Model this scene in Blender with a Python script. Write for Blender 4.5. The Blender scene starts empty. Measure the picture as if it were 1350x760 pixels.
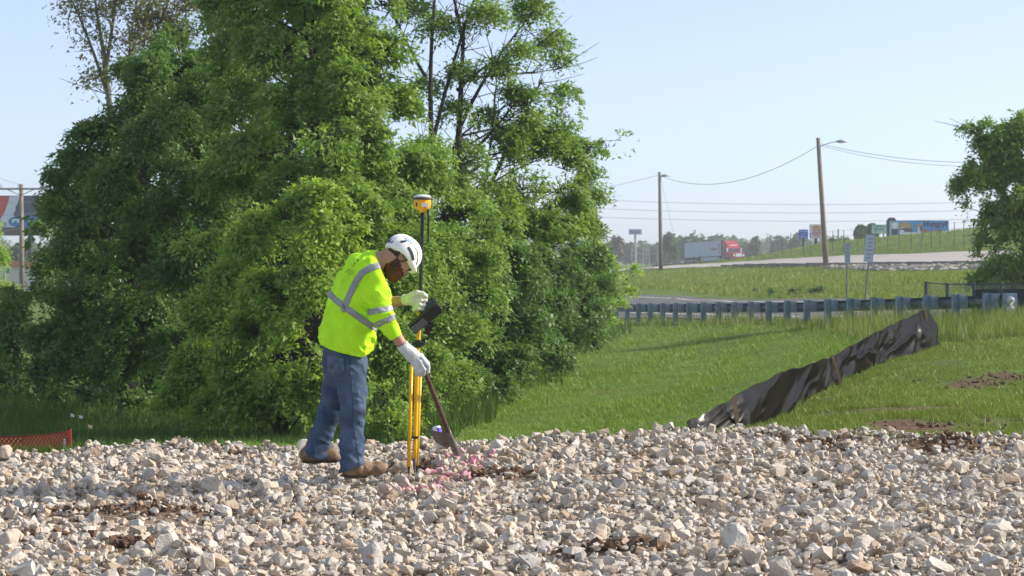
import bpy, bmesh, math, random
import numpy as np
from mathutils import Vector, Matrix
random.seed(7); RNG = np.random.default_rng(11)
S = bpy.context.scene
COL = S.collection

# ---------------------------------------------------------------- camera
HAZE = 0.00045
F, HZ, CZ = 2800.0, 335.0, 1.5          # focal length and eye line measured on the 1350 px wide photograph
cam_d = bpy.data.cameras.new('camera'); cam = bpy.data.objects.new('camera', cam_d); COL.objects.link(cam)
cam.location = (0, 0, CZ); cam.rotation_euler = (math.radians(90), 0, 0)
cam_d.sensor_width = 36; cam_d.lens = 36 * F / 1350; cam_d.shift_y = -(380 - HZ) / 1350
cam_d.clip_start = 0.1; cam_d.clip_end = 12000
cam_d.dof.use_dof = True; cam_d.dof.focus_distance = 14.6; cam_d.dof.aperture_fstop = 9
S.camera = cam

# ---------------------------------------------------------------- sky, sun, exposure
SUN_EL, SUN_AZ = math.radians(31), math.radians(81)    # azimuth measured from +Y (view direction) towards +X (right)
w = bpy.data.worlds.new('World'); S.world = w; w.use_nodes = True
nt = w.node_tree; nt.nodes.clear()
sky = nt.nodes.new('ShaderNodeTexSky'); sky.sky_type = 'NISHITA'; sky.sun_disc = False
sky.sun_elevation = SUN_EL; sky.sun_rotation = SUN_AZ
sky.air_density = 0.45; sky.dust_density = 1.2; sky.ozone_density = 1.7; sky.altitude = 0
bg = nt.nodes.new('ShaderNodeBackground'); bg.inputs[1].default_value = 0.14
wo = nt.nodes.new('ShaderNodeOutputWorld')
veil = nt.nodes.new('ShaderNodeMix'); veil.data_type = 'RGBA'; veil.inputs[0].default_value = .42; veil.inputs[7].default_value = (2.75, 3.05, 3.35, 1)      # even milky summer haze over the whole sky
nt.links.new(sky.outputs[0], veil.inputs[6]); nt.links.new(veil.outputs[2], bg.inputs[0]); nt.links.new(bg.outputs[0], wo.inputs[0])
sl = bpy.data.lights.new('sun', 'SUN'); sl.energy = 3.25; sl.angle = math.radians(4.0); sl.color = (1.0, 0.92, 0.80)
sun = bpy.data.objects.new('sun', sl); COL.objects.link(sun)
sdir = Vector((math.sin(SUN_AZ) * math.cos(SUN_EL), math.cos(SUN_AZ) * math.cos(SUN_EL), math.sin(SUN_EL)))
sun.rotation_euler = sdir.to_track_quat('Z', 'Y').to_euler(); sun.location = (30, 0, 40)
S.view_settings.view_transform = 'Standard'; S.view_settings.look = 'None'
S.view_settings.exposure = 1.0; S.view_settings.gamma = 1.0; S.view_settings.use_curve_mapping = False
S.cycles.max_bounces = 7; S.cycles.diffuse_bounces = 3; S.cycles.glossy_bounces = 2
S.cycles.transmission_bounces = 4; S.cycles.volume_bounces = 0; S.cycles.transparent_max_bounces = 8
S.cycles.use_denoising = True; S.cycles.sample_clamp_indirect = 6

# ---------------------------------------------------------------- helpers
def P(px, py, D):
    """a photograph pixel seen at distance D metres, as a point in the place"""
    return np.array(((px - 675) * D / F, D, CZ - (py - HZ) * D / F))
def norm(v):
    v = np.asarray(v, float); return v / (np.linalg.norm(v, axis=-1, keepdims=True) + 1e-12)

def set_props(o, label=None, cat=None, group=None, kind=None):
    if label: o['label'] = label
    if cat: o['category'] = cat
    if group: o['group'] = group
    if kind: o['kind'] = kind
    return o
def thing(name, label, cat, loc=(0, 0, 0), group=None):
    o = bpy.data.objects.new(name, None); COL.objects.link(o); o.location = tuple(float(v) for v in loc)
    o.empty_display_size = 0.1
    return set_props(o, label, cat, group)
def wloc(o):
    v = np.zeros(3)
    while o is not None:
        v += np.array(o.location); o = o.parent
    return v
def mesh_np(name, V, F_):
    """mesh from arrays; F_ is one (n,k) array or a list of such arrays"""
    me = bpy.data.meshes.new(name)
    V = np.asarray(V, np.float32)
    Fs = [np.asarray(f, np.int32) for f in (F_ if isinstance(F_, list) else [F_]) if len(f)]
    nl = sum(f.size for f in Fs); npoly = sum(len(f) for f in Fs)
    me.vertices.add(len(V)); me.vertices.foreach_set('co', V.ravel())
    me.loops.add(nl); me.loops.foreach_set('vertex_index', np.concatenate([f.ravel() for f in Fs]))
    tot = np.concatenate([np.full(len(f), f.shape[1], np.int32) for f in Fs])
    st = np.concatenate([[0], np.cumsum(tot)[:-1]]).astype(np.int32)
    me.polygons.add(npoly); me.polygons.foreach_set('loop_start', st)
    try: me.polygons.foreach_set('loop_total', tot)
    except Exception: pass
    me.update(calc_edges=True); me.validate()
    return me
def link(name, me, mat=None, parent=None, smooth=False, loc=None):
    o = bpy.data.objects.new(name, me); COL.objects.link(o)
    if mat is not None and len(me.materials) == 0: me.materials.append(mat)
    me.polygons.foreach_set('use_smooth', np.full(len(me.polygons), bool(smooth)))
    if parent is not None: o.parent = parent
    if loc is not None: o.location = tuple(float(v) for v in loc)
    return o
def obj(name, V, F_, mat, parent=None, smooth=False):
    """mesh given in world coordinates; its origin goes to the parent (or to its own base)"""
    V = np.asarray(V, float)
    if parent is not None:
        return link(name, mesh_np(name, V - wloc(parent), F_), mat, parent, smooth)
    c = np.array(((V[:, 0].min() + V[:, 0].max()) / 2, (V[:, 1].min() + V[:, 1].max()) / 2, V[:, 2].min()))
    return link(name, mesh_np(name, V - c, F_), mat, None, smooth, c)

class MB:
    """collects boxes, tubes and prisms for ONE mesh"""
    def __init__(s): s.V = []; s.F = {}; s.n = 0
    def add(s, V, F_):
        V = np.asarray(V, float)
        if isinstance(F_, list) and not isinstance(F_[0], np.ndarray): F_ = np.array(F_)
        for f in (F_ if isinstance(F_, list) else [F_]):
            f = np.asarray(f, np.int64)
            if len(f): s.F.setdefault(f.shape[1], []).append(f + s.n)
        s.V.append(V); s.n += len(V); return s
    def box(s, c, size, R=None, taper=1.0):
        hx, hy, hz = np.asarray(size, float) / 2
        v = np.array([[x * hx * (taper if z > 0 else 1), y * hy * (taper if z > 0 else 1), z * hz] for z in (-1, 1) for y in (-1, 1) for x in (-1, 1)])
        if R is not None: v = v @ np.asarray(R).T
        return s.add(v + np.asarray(c, float), [[0, 2, 3, 1], [4, 5, 7, 6], [0, 1, 5, 4], [2, 6, 7, 3], [0, 4, 6, 2], [1, 3, 7, 5]])
    def tube(s, pts, rad, n=8, cap=True):
        V, F_ = tube(pts, rad, n, cap); return s.add(V, F_)
    def prism(s, prof, o, ux, uy, un, t):
        """flat outline (k,2) in the plane (ux,uy) at o, thickness t along un"""
        prof = np.asarray(prof, float); k = len(prof); o, ux, uy, un = map(lambda a: np.asarray(a, float), (o, ux, uy, un))
        a = o + prof[:, :1] * ux + prof[:, 1:] * uy
        V = np.vstack([a, a + un * t]); i = np.arange(k); j = (i + 1) % k
        return s.add(V, [np.stack([i, j, j + k, i + k], 1), i[None, ::-1], (i + k)[None]])
    def arrays(s):
        return np.vstack(s.V), [np.vstack(f) for f in s.F.values()]
    def build(s, name, mat, parent=None, smooth=False):
        V, F_ = s.arrays(); return obj(name, V, F_, mat, parent, smooth)

def frame_along(d):
    d = norm(d); a = np.array((0, 0, 1.0)) if abs(d[2]) < 0.9 else np.array((1.0, 0, 0))
    u = norm(np.cross(a, d)); return u, np.cross(d, u), d
def tube(pts, rad, n=8, cap=True):
    pts = np.asarray(pts, float); m = len(pts); rad = np.broadcast_to(np.asarray(rad, float), (m,))
    T = np.gradient(pts, axis=0) if m > 2 else np.repeat((pts[1:] - pts[:1]), 2, 0)
    T = norm(T); u, v, _ = frame_along(T[0]); V = []
    ang = np.arange(n) * 2 * np.pi / n
    for i in range(m):
        u = norm(u - T[i] * np.dot(u, T[i])); v = np.cross(T[i], u)
        V.append(pts[i] + rad[i] * (np.cos(ang)[:, None] * u + np.sin(ang)[:, None] * v))
    V = np.vstack(V); Q = []
    k = np.arange(n); k2 = (k + 1) % n
    for i in range(m - 1): Q.append(np.stack([k + i * n, k2 + i * n, k2 + (i + 1) * n, k + (i + 1) * n], 1))
    Fs = [np.vstack(Q)]
    if cap: Fs += [k[None, ::-1], (k + (m - 1) * n)[None]]
    return V, Fs
def bez(p0, p1, p2, n=10):
    t = np.linspace(0, 1, n)[:, None]; p0, p1, p2 = map(np.asarray, (p0, p1, p2))
    return (1 - t) ** 2 * p0 + 2 * t * (1 - t) * p1 + t ** 2 * p2
def rotz(a):
    c, s = math.cos(a), math.sin(a); return np.array([[c, -s, 0], [s, c, 0], [0, 0, 1.0]])
def rotx(a):
    c, s = math.cos(a), math.sin(a); return np.array([[1.0, 0, 0], [0, c, -s], [0, s, c]])
def roty(a):
    c, s = math.cos(a), math.sin(a); return np.array([[c, 0, s], [0, 1.0, 0], [-s, 0, c]])
def vnoise(p, seed=0):
    """smooth value noise in -1..1, p (n,3)"""
    p = np.asarray(p, float); i = np.floor(p).astype(np.int64); f = p - i; f = f * f * (3 - 2 * f)
    def h(x, y, z):
        a = (x * 374761393 + y * 668265263 + z * 2147483647 + seed * 974634777) & 0xffffffff
        a = ((a ^ (a >> 13)) * 1274126177) & 0xffffffff
        return ((a ^ (a >> 16)) & 0xffff) / 32767.5 - 1
    r = 0
    for dx in (0, 1):
        for dy in (0, 1):
            for dz in (0, 1):
                wgt = (f[..., 0] if dx else 1 - f[..., 0]) * (f[..., 1] if dy else 1 - f[..., 1]) * (f[..., 2] if dz else 1 - f[..., 2])
                r = r + wgt * h(i[..., 0] + dx, i[..., 1] + dy, i[..., 2] + dz)
    return r
def fbm2(x, y, seed=0, oct=3):
    r = 0; a = 1.0
    for k in range(oct):
        r = r + a * vnoise(np.stack([x * 2 ** k, y * 2 ** k, np.zeros_like(x) + .37 * k], -1), seed + k); a *= .5
    return r

# ---- materials
def mat(name, col=(.5, .5, .5), rough=.6, metal=0., spec=.4, var=0., vscale=8., bump=0., bscale=30., col2=None, emit=None, vary_detail=4):
    m = bpy.data.materials.new(name); m.use_nodes = True; n = m.node_tree; b = n.nodes['Principled BSDF']
    b.inputs['Base Color'].default_value = (*col, 1); b.inputs['Roughness'].default_value = rough
    b.inputs['Metallic'].default_value = metal; b.inputs['Specular IOR Level'].default_value = spec
    if var or bump or col2:
        tc = n.nodes.new('ShaderNodeTexCoord')
        if var or col2:
            t = n.nodes.new('ShaderNodeTexNoise'); t.inputs['Scale'].default_value = vscale; t.inputs['Detail'].default_value = vary_detail
            n.links.new(tc.outputs['Object'], t.inputs['Vector'])
            r = n.nodes.new('ShaderNodeValToRGB'); r.color_ramp.elements[0].position = .3; r.color_ramp.elements[1].position = .72
            c2 = col2 or tuple(min(1, c * (1 + var)) for c in col); c1 = col if col2 else tuple(c * (1 - var) for c in col)
            r.color_ramp.elements[0].color = (*c1, 1); r.color_ramp.elements[1].color = (*c2, 1)
            n.links.new(t.outputs[0], r.inputs[0]); n.links.new(r.outputs[0], b.inputs['Base Color'])
        if bump:
            t2 = n.nodes.new('ShaderNodeTexNoise'); t2.inputs['Scale'].default_value = bscale; t2.inputs['Detail'].default_value = 5
            n.links.new(tc.outputs['Object'], t2.inputs['Vector'])
            bp = n.nodes.new('ShaderNodeBump'); bp.inputs['Strength'].default_value = bump; bp.inputs['Distance'].default_value = .02
            n.links.new(t2.outputs[0], bp.inputs['Height']); n.links.new(bp.outputs[0], b.inputs['Normal'])
    return m
def leaf_mat(name, cols, trans=.35, rough=.45, tcol=None):
    """cols: colours met at random from leaf to leaf"""
    m = bpy.data.materials.new(name); m.use_nodes = True; n = m.node_tree; b = n.nodes['Principled BSDF']; out = n.nodes['Material Output']
    g = n.nodes.new('ShaderNodeNewGeometry'); r = n.nodes.new('ShaderNodeValToRGB')
    e = r.color_ramp.elements
    while len(e) < len(cols): e.new(.5)
    for i, c in enumerate(cols): e[i].position = i / max(1, len(cols) - 1); e[i].color = (*c, 1)
    n.links.new(g.outputs['Random Per Island'], r.inputs[0]); n.links.new(r.outputs[0], b.inputs['Base Color'])
    b.inputs['Roughness'].default_value = rough; b.inputs['Specular IOR Level'].default_value = .25
    t = n.nodes.new('ShaderNodeBsdfTranslucent'); mx = n.nodes.new('ShaderNodeMixShader'); mx.inputs[0].default_value = trans
    hs = n.nodes.new('ShaderNodeMix'); hs.data_type = 'RGBA'; hs.blend_type = 'MULTIPLY'; hs.inputs[0].default_value = 1
    n.links.new(r.outputs[0], hs.inputs[6]); hs.inputs[7].default_value = (*(tcol or (1.4, 1.5, .7)), 1)
    n.links.new(hs.outputs[2], t.inputs[0])
    n.links.new(b.outputs[0], mx.inputs[1]); n.links.new(t.outputs[0], mx.inputs[2]); n.links.new(mx.outputs[0], out.inputs[0])
    return m

def text_mesh(txt, o, ux, uy, width=None, height=None, off=0.004, bold=0.0):
    """lettering as flat geometry in the plane (ux, uy), lower left corner at o; returns V, faces"""
    cu = bpy.data.curves.new('lettering', 'FONT'); cu.body = txt; cu.offset = bold; cu.resolution_u = 2
    ob = bpy.data.objects.new('lettering', cu); COL.objects.link(ob)
    dg = bpy.context.evaluated_depsgraph_get(); me = bpy.data.meshes.new_from_object(ob.evaluated_get(dg))
    bpy.data.objects.remove(ob); bpy.data.curves.remove(cu)
    v = np.array([p.co[:] for p in me.vertices]); fs = {}
    for p in me.polygons: fs.setdefault(len(p.vertices), []).append(list(p.vertices))
    bpy.data.meshes.remove(me)
    v = v[:, :2] - v[:, :2].min(0); sx, sy = v.max(0)
    kx = width / sx if width else height / sy; ky = height / sy if height else kx
    ux, uy = norm(ux), norm(uy); un = np.cross(ux, uy)
    return np.asarray(o) + v[:, :1] * kx * ux + v[:, 1:] * ky * uy + un * off, [np.array(f) for f in fs.values()]

# ================================================================ SETTING: terrain
CP = []                                            # control points (X, Y, z)
def cp(x, y, z): CP.append((x, y, z))
def cpp(px, py, D): CP.append(tuple(P(px, py, D)))
for y, z in ((-6, -.1), (4, -.1), (9, -.10), (13, -.13), (14.9, -.125)):
    for x in (-16, -8, -3, 0, 3, 8, 16): cp(x, y, z)
for x in (-14, -8, -3, 0, 1.2): cp(x, 16.9, .025); cp(x, 20.5, -.55); cp(x, 25, -.95)
for x, y in ((2.6, 17.5), (6, 17.5), (10, 18), (16, 18), (2.9, 20), (4.6, 24), (8, 24), (14, 26), (6.6, 29.5), (8.2, 34), (11, 34), (16, 34)): cp(x, y, -.03 + .004 * y * (x > 6))
for x, y, z in ((14, 43, .2), (22, 40, .3), (25, 20, .1), (20, 60, -.1), (30, 60, .1), (2.0, 22.5, -.62), (3.2, 27, -.65), (5.0, 33, -.5), (7.5, 40, -.3),
                (-.9, 32, -1.0), (.2, 46, -1.12), (3.2, 72, -1.28), (4.0, 84, -1.4), (-8, 34, -1.1), (-16, 34, -1.1), (-3, 46, -1.25), (-16, 60, -1.4), (-5, 84, -1.5), (-30, 40, -1.1),
                (-35, 100, -1.6), (-10, 130, -1.7), (-60, 200, -2.2), (-20, 250, -2.3), (2, 150, -1.4)): cp(x, y, z)
SB = [(905, 566, 18.0), (930, 570, 18.3), (985, 568, 19.0), (1022, 550, 20.5), (1060, 524, 23.0), (1105, 500, 25.6), (1135, 487, 27.5), (1170, 476, 30), (1210, 465, 32), (1240, 456, 34)]    # foot of the silt fence
for a in SB[1:]: cpp(*a)
cpp(1285, 446, 38); cpp(1345, 431, 42); cp(10.2, 47, -.22); cp(12.5, 47.5, -.2)
RA, RB = np.array((11.18, 50.0)), np.array((5.0, 84.0))     # the guardrail's line on the ground
for t, z in ((0, -.11), (.2, -.33), (.4, -.56), (.7, -.9), (1, -1.2)):
    q = RA + (RB - RA) * t; cp(q[0], q[1], z)
cpp(850, 383, 128.7); cpp(980, 395, 108); cp(22, 54, -.1); cp(17, 78, -.5); cp(30, 80, .1)
for a in ((850, 367, 165), (920, 372, 140), (1000, 375, 130), (1080, 372, 125), (1180, 368, 112), (1280, 366, 100)): cpp(*a)
UN = [(700, 364, 310), (830, 357.5, 258), (871, 355.5, 222), (1000, 352.5, 186), (1085, 352, 165), (1190, 351, 147), (1300, 350, 132), (1420, 349, 120)]     # upper road, near edge
UF = [(700, 361, 330), (830, 355, 275), (871, 352.2, 238), (1000, 345, 204), (1085, 340, 186), (1190, 336.5, 170), (1300, 332.5, 158), (1420, 329, 148)]     # upper road, far edge
for a in UN + UF: cpp(*a)
for a in ((1420, 296, 195), (1300, 301, 205), (1200, 311, 218), (1085, 321, 232), (1020, 336, 246), (985, 344.5, 256), (945, 349.5, 268), (900, 351.5, 288)): 
    cpp(*a); q = P(*a); cp(q[0] * 1.25, q[1] * 1.3, q[2] - 1.6)
cp(38, 400, -.4); cp(20, 400, -1.2); cp(60, 400, .2); cp(90, 300, 4)
for x in (-400, -150, 0, 150, 400): cp(x, 900, -4.0); cp(x * 3, 3000, -6)
cp(-150, 300, -2.5); cp(150, 200, 5); cp(-60, 20, -1); cp(60, 30, .5); cp(-60, -10, -.2); cp(60, -10, .2)
CPa = np.array(CP)
def warp(x, y): return np.stack([np.arcsinh(np.asarray(x) / 8.0), np.log(np.maximum(np.asarray(y), -10) + 22.0) * 2.2], -1)
def _k(r2): return r2 * np.log(r2 + 1e-12) * .5
_W = warp(CPa[:, 0], CPa[:, 1]); _n = len(_W)
_K = _k(((_W[:, None] - _W[None]) ** 2).sum(-1)) + np.eye(_n) * .004
_Pm = np.hstack([np.ones((_n, 1)), _W]); _A = np.block([[_K, _Pm], [_Pm.T, np.zeros((3, 3))]])
_c = np.linalg.solve(_A, np.concatenate([CPa[:, 2], np.zeros(3)]))
def gauss(x, y, cx, cy, sx, sy, h): return h * np.exp(-((x - cx) / sx) ** 2 - ((y - cy) / sy) ** 2)
def hgt(x, y):
    x = np.asarray(x, float); y = np.asarray(y, float); sh = x.shape
    q = warp(x.ravel(), y.ravel()); out = np.empty(len(q))
    for i in range(0, len(q), 20000):
        s = q[i:i + 20000]; out[i:i + 20000] = _k(((s[:, None] - _W[None]) ** 2).sum(-1)) @ _c[:_n] + _c[_n] + s @ _c[_n + 1:]
    out = out.reshape(sh)
    near = np.clip((24 - y) / 4, 0, 1)
    b = .02 * fbm2(x * .8, y * .8, 5) + gauss(x, y, 2.0, 11.2, 1.5, .75, .10) + gauss(x, y, 1.1, 16.6, .6, .5, .06) - gauss(x, y, .62, 16.6, .28, .6, .05) \
        - gauss(x, y, -3.6, 17, 1.6, 1.2, .05) + gauss(x, y, -1.2, 16.6, .5, .5, .03) + gauss(x, y, 2.6, 9.4, 1.2, .7, .05) - gauss(x, y, -1.6, 13.2, 2.0, .6, .05)
    far = np.clip((y - 20) / 10, 0, 1) * .03 * fbm2(x * .5, y * .5, 9)
    return out + near * b + far
def hz1(x, y): return float(hgt(np.array([x]), np.array([y]))[0])
ROCK_Y1 = lambda x: 17.25 + .25 * np.sin(x * 1.3) + np.clip(x - 1.4, 0, 1) * .35     # where the stone bed ends

# soil showing through: (x, y, sx, sy)
SOIL = [(*P(215, 752, 9.95)[:2], .36, .10), (*P(150, 757, 9.8)[:2], .3, .1), (*P(945, 752, 9.95)[:2], .24, .1), (*P(800, 688, 11.5)[:2], .26, .07), (*P(840, 683, 11.7)[:2], .2, .05), (*P(20, 742, 10.2)[:2], .2, .12),
        (*P(1085, 581, 17.0)[:2], .26, .22), (*P(1250, 578, 17.2)[:2], .3, .2), (*P(660, 603, 15.4)[:2], .25, .09), (*P(40, 668, 12.5)[:2], .35, .10), (*P(170, 684, 12)[:2], .1, .06), (*P(545, 604, 15.7)[:2], .2, .1), (*P(155, 636, 13.8)[:2], .55, .12), (*P(700, 738, 10.3)[:2], .14, .06)]
DIRT2 = [(*P(1060, 563, 17.9)[:2], .9, .5), (*P(1300, 505, 24)[:2], .75, .9), (*P(1250, 556, 18.5)[:2], 1.2, .5), (*P(1020, 553, 19.3)[:2], .35, .35), (*P(1345, 500, 24.5)[:2], .5, .7), (*P(1090, 522, 22)[:2], .3, .4),
         (*P(1262, 452, 36)[:2], .7, 1.6), (*P(1310, 441, 39.5)[:2], .9, 1.8), (*P(1350, 431, 42)[:2], 1.2, 1.8), (*P(1180, 540, 20)[:2], .6, .3), (*P(1210, 470, 31)[:2], .5, .6)]
def blob(x, y, L):
    r = np.zeros_like(x)
    for cx, cy, sx, sy in L: r = np.maximum(r, np.exp(-((x - cx) / sx) ** 2 - ((y - cy) / sy) ** 2))
    return r
def soil_amount(x, y): return np.clip(blob(x, y, [(a, b, c * 1.15, d_ * 1.5) for a, b, c, d_ in SOIL]) * 1.3 + .22 * fbm2(x * 4, y * 4, 21), 0, 1)
def dirt_amount(x, y): return np.clip(blob(x, y, DIRT2) * .62 + .42 * fbm2(x * 2.8, y * 1.9, 31) + .06, 0, 1)

ys = np.concatenate([np.arange(-8, 8, 1.0), np.arange(8, 20, .25), np.arange(20, 40, .5), 40 * 1.025 ** np.arange(0, 182)]); ys = ys[ys < 3400]
xh = np.concatenate([np.arange(0, 8, .25), 8 * 1.06 ** np.arange(0, 102)]); xs = np.concatenate([-xh[:0:-1], xh])
GX, GY = np.meshgrid(xs, ys)
def bed_floor(x, y):
    """earth under the stones"""
    return hgt(x, y) - .075 * np.clip((ROCK_Y1(x) + .1 - y) / .3, 0, 1) * np.clip((y - 5) / 2, 0, 1) + .055 * np.clip(soil_amount(x, y) * 1.4, 0, 1) * (y < ROCK_Y1(x) + .2)
GZ = bed_floor(GX, GY)
nx, ny = len(xs), len(ys); idx = np.arange(nx * ny).reshape(ny, nx)
Q = np.stack([idx[:-1, :-1], idx[:-1, 1:], idx[1:, 1:], idx[1:, :-1]], -1).reshape(-1, 4)
# materials of the ground: grass soil, brown soil on the bed
mg = bpy.data.materials.new('ground_earth'); mg.use_nodes = True
_nt = mg.node_tree; _b = _nt.nodes['Principled BSDF']; _b.inputs['Roughness'].default_value = .95; _b.inputs['Specular IOR Level'].default_value = .1
_at = _nt.nodes.new('ShaderNodeAttribute'); _at.attribute_name = 'soil'; _af = _nt.nodes.new('ShaderNodeAttribute'); _af.attribute_name = 'fines'
_g = _nt.nodes.new('ShaderNodeNewGeometry')
def _noise(scale, vec=None, detail=4):
    t = _nt.nodes.new('ShaderNodeTexNoise'); t.inputs['Scale'].default_value = scale; t.inputs['Detail'].default_value = detail
    _nt.links.new(vec or _g.outputs['Position'], t.inputs['Vector']); return t
def _ramp(src, stops):
    r = _nt.nodes.new('ShaderNodeValToRGB'); e = r.color_ramp.elements
    while len(e) < len(stops): e.new(.5)
    for i, (p, c) in enumerate(stops): e[i].position = p; e[i].color = (*c, 1)
    _nt.links.new(src, r.inputs[0]); return r
n1 = _noise(.25); n2 = _noise(1.7, detail=6); n3 = _noise(14, detail=6)
gA = _ramp(n1.outputs[0], [(.3, (.080, .130, .026)), (.55, (.110, .165, .032)), (.75, (.150, .190, .045))])
gB = _ramp(n2.outputs[0], [(.3, (.55, .6, .5)), (.7, (1.2, 1.15, 1.1))])
gm = _nt.nodes.new('ShaderNodeMix'); gm.data_type = 'RGBA'; gm.blend_type = 'MULTIPLY'; gm.inputs[0].default_value = .8
_nt.links.new(gA.outputs[0], gm.inputs[6]); _nt.links.new(gB.outputs[0], gm.inputs[7])
sA = _ramp(n3.outputs[0], [(.3, (.060, .036, .022)), (.55, (.13, .082, .052)), (.75, (.21, .145, .10))])
ms = _nt.nodes.new('ShaderNodeMix'); ms.data_type = 'RGBA'
mf = _nt.nodes.new('ShaderNodeMix'); mf.data_type = 'RGBA'; fA = _ramp(n3.outputs[0], [(.3, (.28, .22, .16)), (.7, (.44, .37, .29))])
_nt.links.new(_af.outputs['Fac'], mf.inputs[0]); _nt.links.new(sA.outputs[0], mf.inputs[6]); _nt.links.new(fA.outputs[0], mf.inputs[7])
_nt.links.new(_at.outputs['Fac'], ms.inputs[0]); _nt.links.new(gm.outputs[2], ms.inputs[6]); _nt.links.new(mf.outputs[2], ms.inputs[7])
_nt.links.new(ms.outputs[2], _b.inputs['Base Color'])
bp = _nt.nodes.new('ShaderNodeBump'); bp.inputs['Strength'].default_value = .7; bp.inputs['Distance'].default_value = .03
_nt.links.new(n3.outputs[0], bp.inputs['Height']); _nt.links.new(bp.outputs[0], _b.inputs['Normal'])
me = mesh_np('ground', np.stack([GX, GY, GZ], -1).reshape(-1, 3), Q); me.materials.append(mg)
soil = ((GY < ROCK_Y1(GX) + .15) & (GY > 3)).astype(float)
soil = np.maximum(soil, np.where((GY > 17) & (GX > 1.6) & (GY < 45), np.clip((dirt_amount(GX, GY) - .35) * 3, 0, 1), 0))
at = me.attributes.new('soil', 'FLOAT', 'POINT'); at.data.foreach_set('value', soil.ravel().astype(np.float32))
fines = ((GY < ROCK_Y1(GX) - .1) & (GY > 3)) * np.clip(1 - soil_amount(GX, GY) * 2.0, 0, 1)
at = me.attributes.new('fines', 'FLOAT', 'POINT'); at.data.foreach_set('value', fines.ravel().astype(np.float32))
ground = link('ground', me, smooth=True); set_props(ground, kind='structure')

# roads
def strip(name, A, B, m, off=.05, seg=40, wseg=4, kind='structure'):
    """sheet between two polylines draped on the ground"""
    def res(L):
        L = np.asarray(L, float)[:, :2]; d = np.concatenate([[0], np.cumsum(np.linalg.norm(np.diff(L, axis=0), axis=1))])
        t = np.linspace(0, d[-1], seg + 1); return np.stack([np.interp(t, d, L[:, 0]), np.interp(t, d, L[:, 1])], 1)
    a, b = res(A), res(B); t = np.linspace(0, 1, wseg + 1)[None, :, None]
    g = a[:, None] * (1 - t) + b[:, None] * t; z = hgt(g[..., 0], g[..., 1]) + off
    V = np.concatenate([g, z[..., None]], -1).reshape(-1, 3); i = np.arange((seg + 1) * (wseg + 1)).reshape(seg + 1, wseg + 1)
    Fq = np.stack([i[:-1, :-1], i[:-1, 1:], i[1:, 1:], i[1:, :-1]], -1).reshape(-1, 4)
    o = obj(name, V, Fq, m, smooth=True); 
    if kind: set_props(o, kind=kind)
    return o
RD = norm(RB - RA); RN = np.array((RD[1], -RD[0]));
asphalt = mat('asphalt_grey', (.115, .11, .11), .9, var=.16, vscale=1.2, bump=.2, bscale=40, spec=.2)
concrete = mat('concrete_pale', (.40, .36, .335), .9, var=.07, vscale=.5, bump=.1, bscale=10, spec=.2)
white_line = mat('road_paint_white', (.62, .62, .6), .7, var=.1); yellow_line = mat('road_paint_yellow', (.55, .36, .08), .7, var=.1)
def along(off, s0=-42, s1=110, bend=0.0, n=24):
    s = np.linspace(s0, s1, n); k = np.clip(s - 34, 0, None)
    return RA + s[:, None] * RD + off * RN + (k ** 2 * -.0016)[:, None] * RN
road = strip('road', along(1.1), along(11.2), asphalt, .05, 90, 6)
ln = strip('edge_line', along(2.6), along(2.78), white_line, .06, 90, 1); set_props(ln, kind='structure')
strip('edge_line', along(9.8), along(9.98), white_line, .06, 90, 1); strip('centre_line', along(6.15), along(6.35), yellow_line, .06, 90, 1)
pn = np.array([P(*a) for a in UN]); pf = np.array([P(*a) for a in UF])
upper = strip('upper_road', pn, pf, concrete, .09, 120, 6)
# kerb of the upper road: blocks with drainage gaps between them
kerb_m = mat('kerb_concrete', (.20, .18, .165), .9, var=.2, vscale=3)
kb = bpy.data.objects.new('kerb', None); COL.objects.link(kb); kb.location = tuple(pn[4]); set_props(kb, kind='structure')
d = np.concatenate([[0], np.cumsum(np.linalg.norm(np.diff(pn[:, :2], axis=0), axis=1))])
def along_pn(s): return np.array((np.interp(s, d, pn[:, 0]), np.interp(s, d, pn[:, 1])))
s = d[3] - 12
while s < d[7] - 2:
    L = random.uniform(3.6, 5.2); a, b = along_pn(s), along_pn(s + L - .55); m_ = (a + b) / 2; ang = math.atan2(*(b - a)[::-1])
    MB().box((m_[0], m_[1], hz1(*m_) + .16), (np.linalg.norm(b - a), .35, .28), rotz(ang)).build('kerb_stone', kerb_m, kb); s += L
# broken concrete on the bank below the kerb
rip = MB()
for k in range(420):
    s = random.uniform(d[4] + 4, d[7]); a = along_pn(s); nrm = np.array((-.75, -.66)); q = a + nrm * random.uniform(.5, 1.5 + 6.0 * np.clip((s - d[4]) / 40, 0, 1)) 
    sz = np.array([random.uniform(.2, .7), random.uniform(.2, .6), random.uniform(.08, .2)])
    rip.box((q[0], q[1], hz1(*q) + .08), sz, rotz(random.uniform(0, 6)) @ rotx(random.uniform(-.35, .35)))
o = rip.build('riprap', mat('riprap_grey', (.33, .30, .275), .95, var=.15, vscale=1.5)); set_props(o, 'broken grey concrete riprap on the bank below the upper road', 'riprap', kind='stuff')

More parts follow.
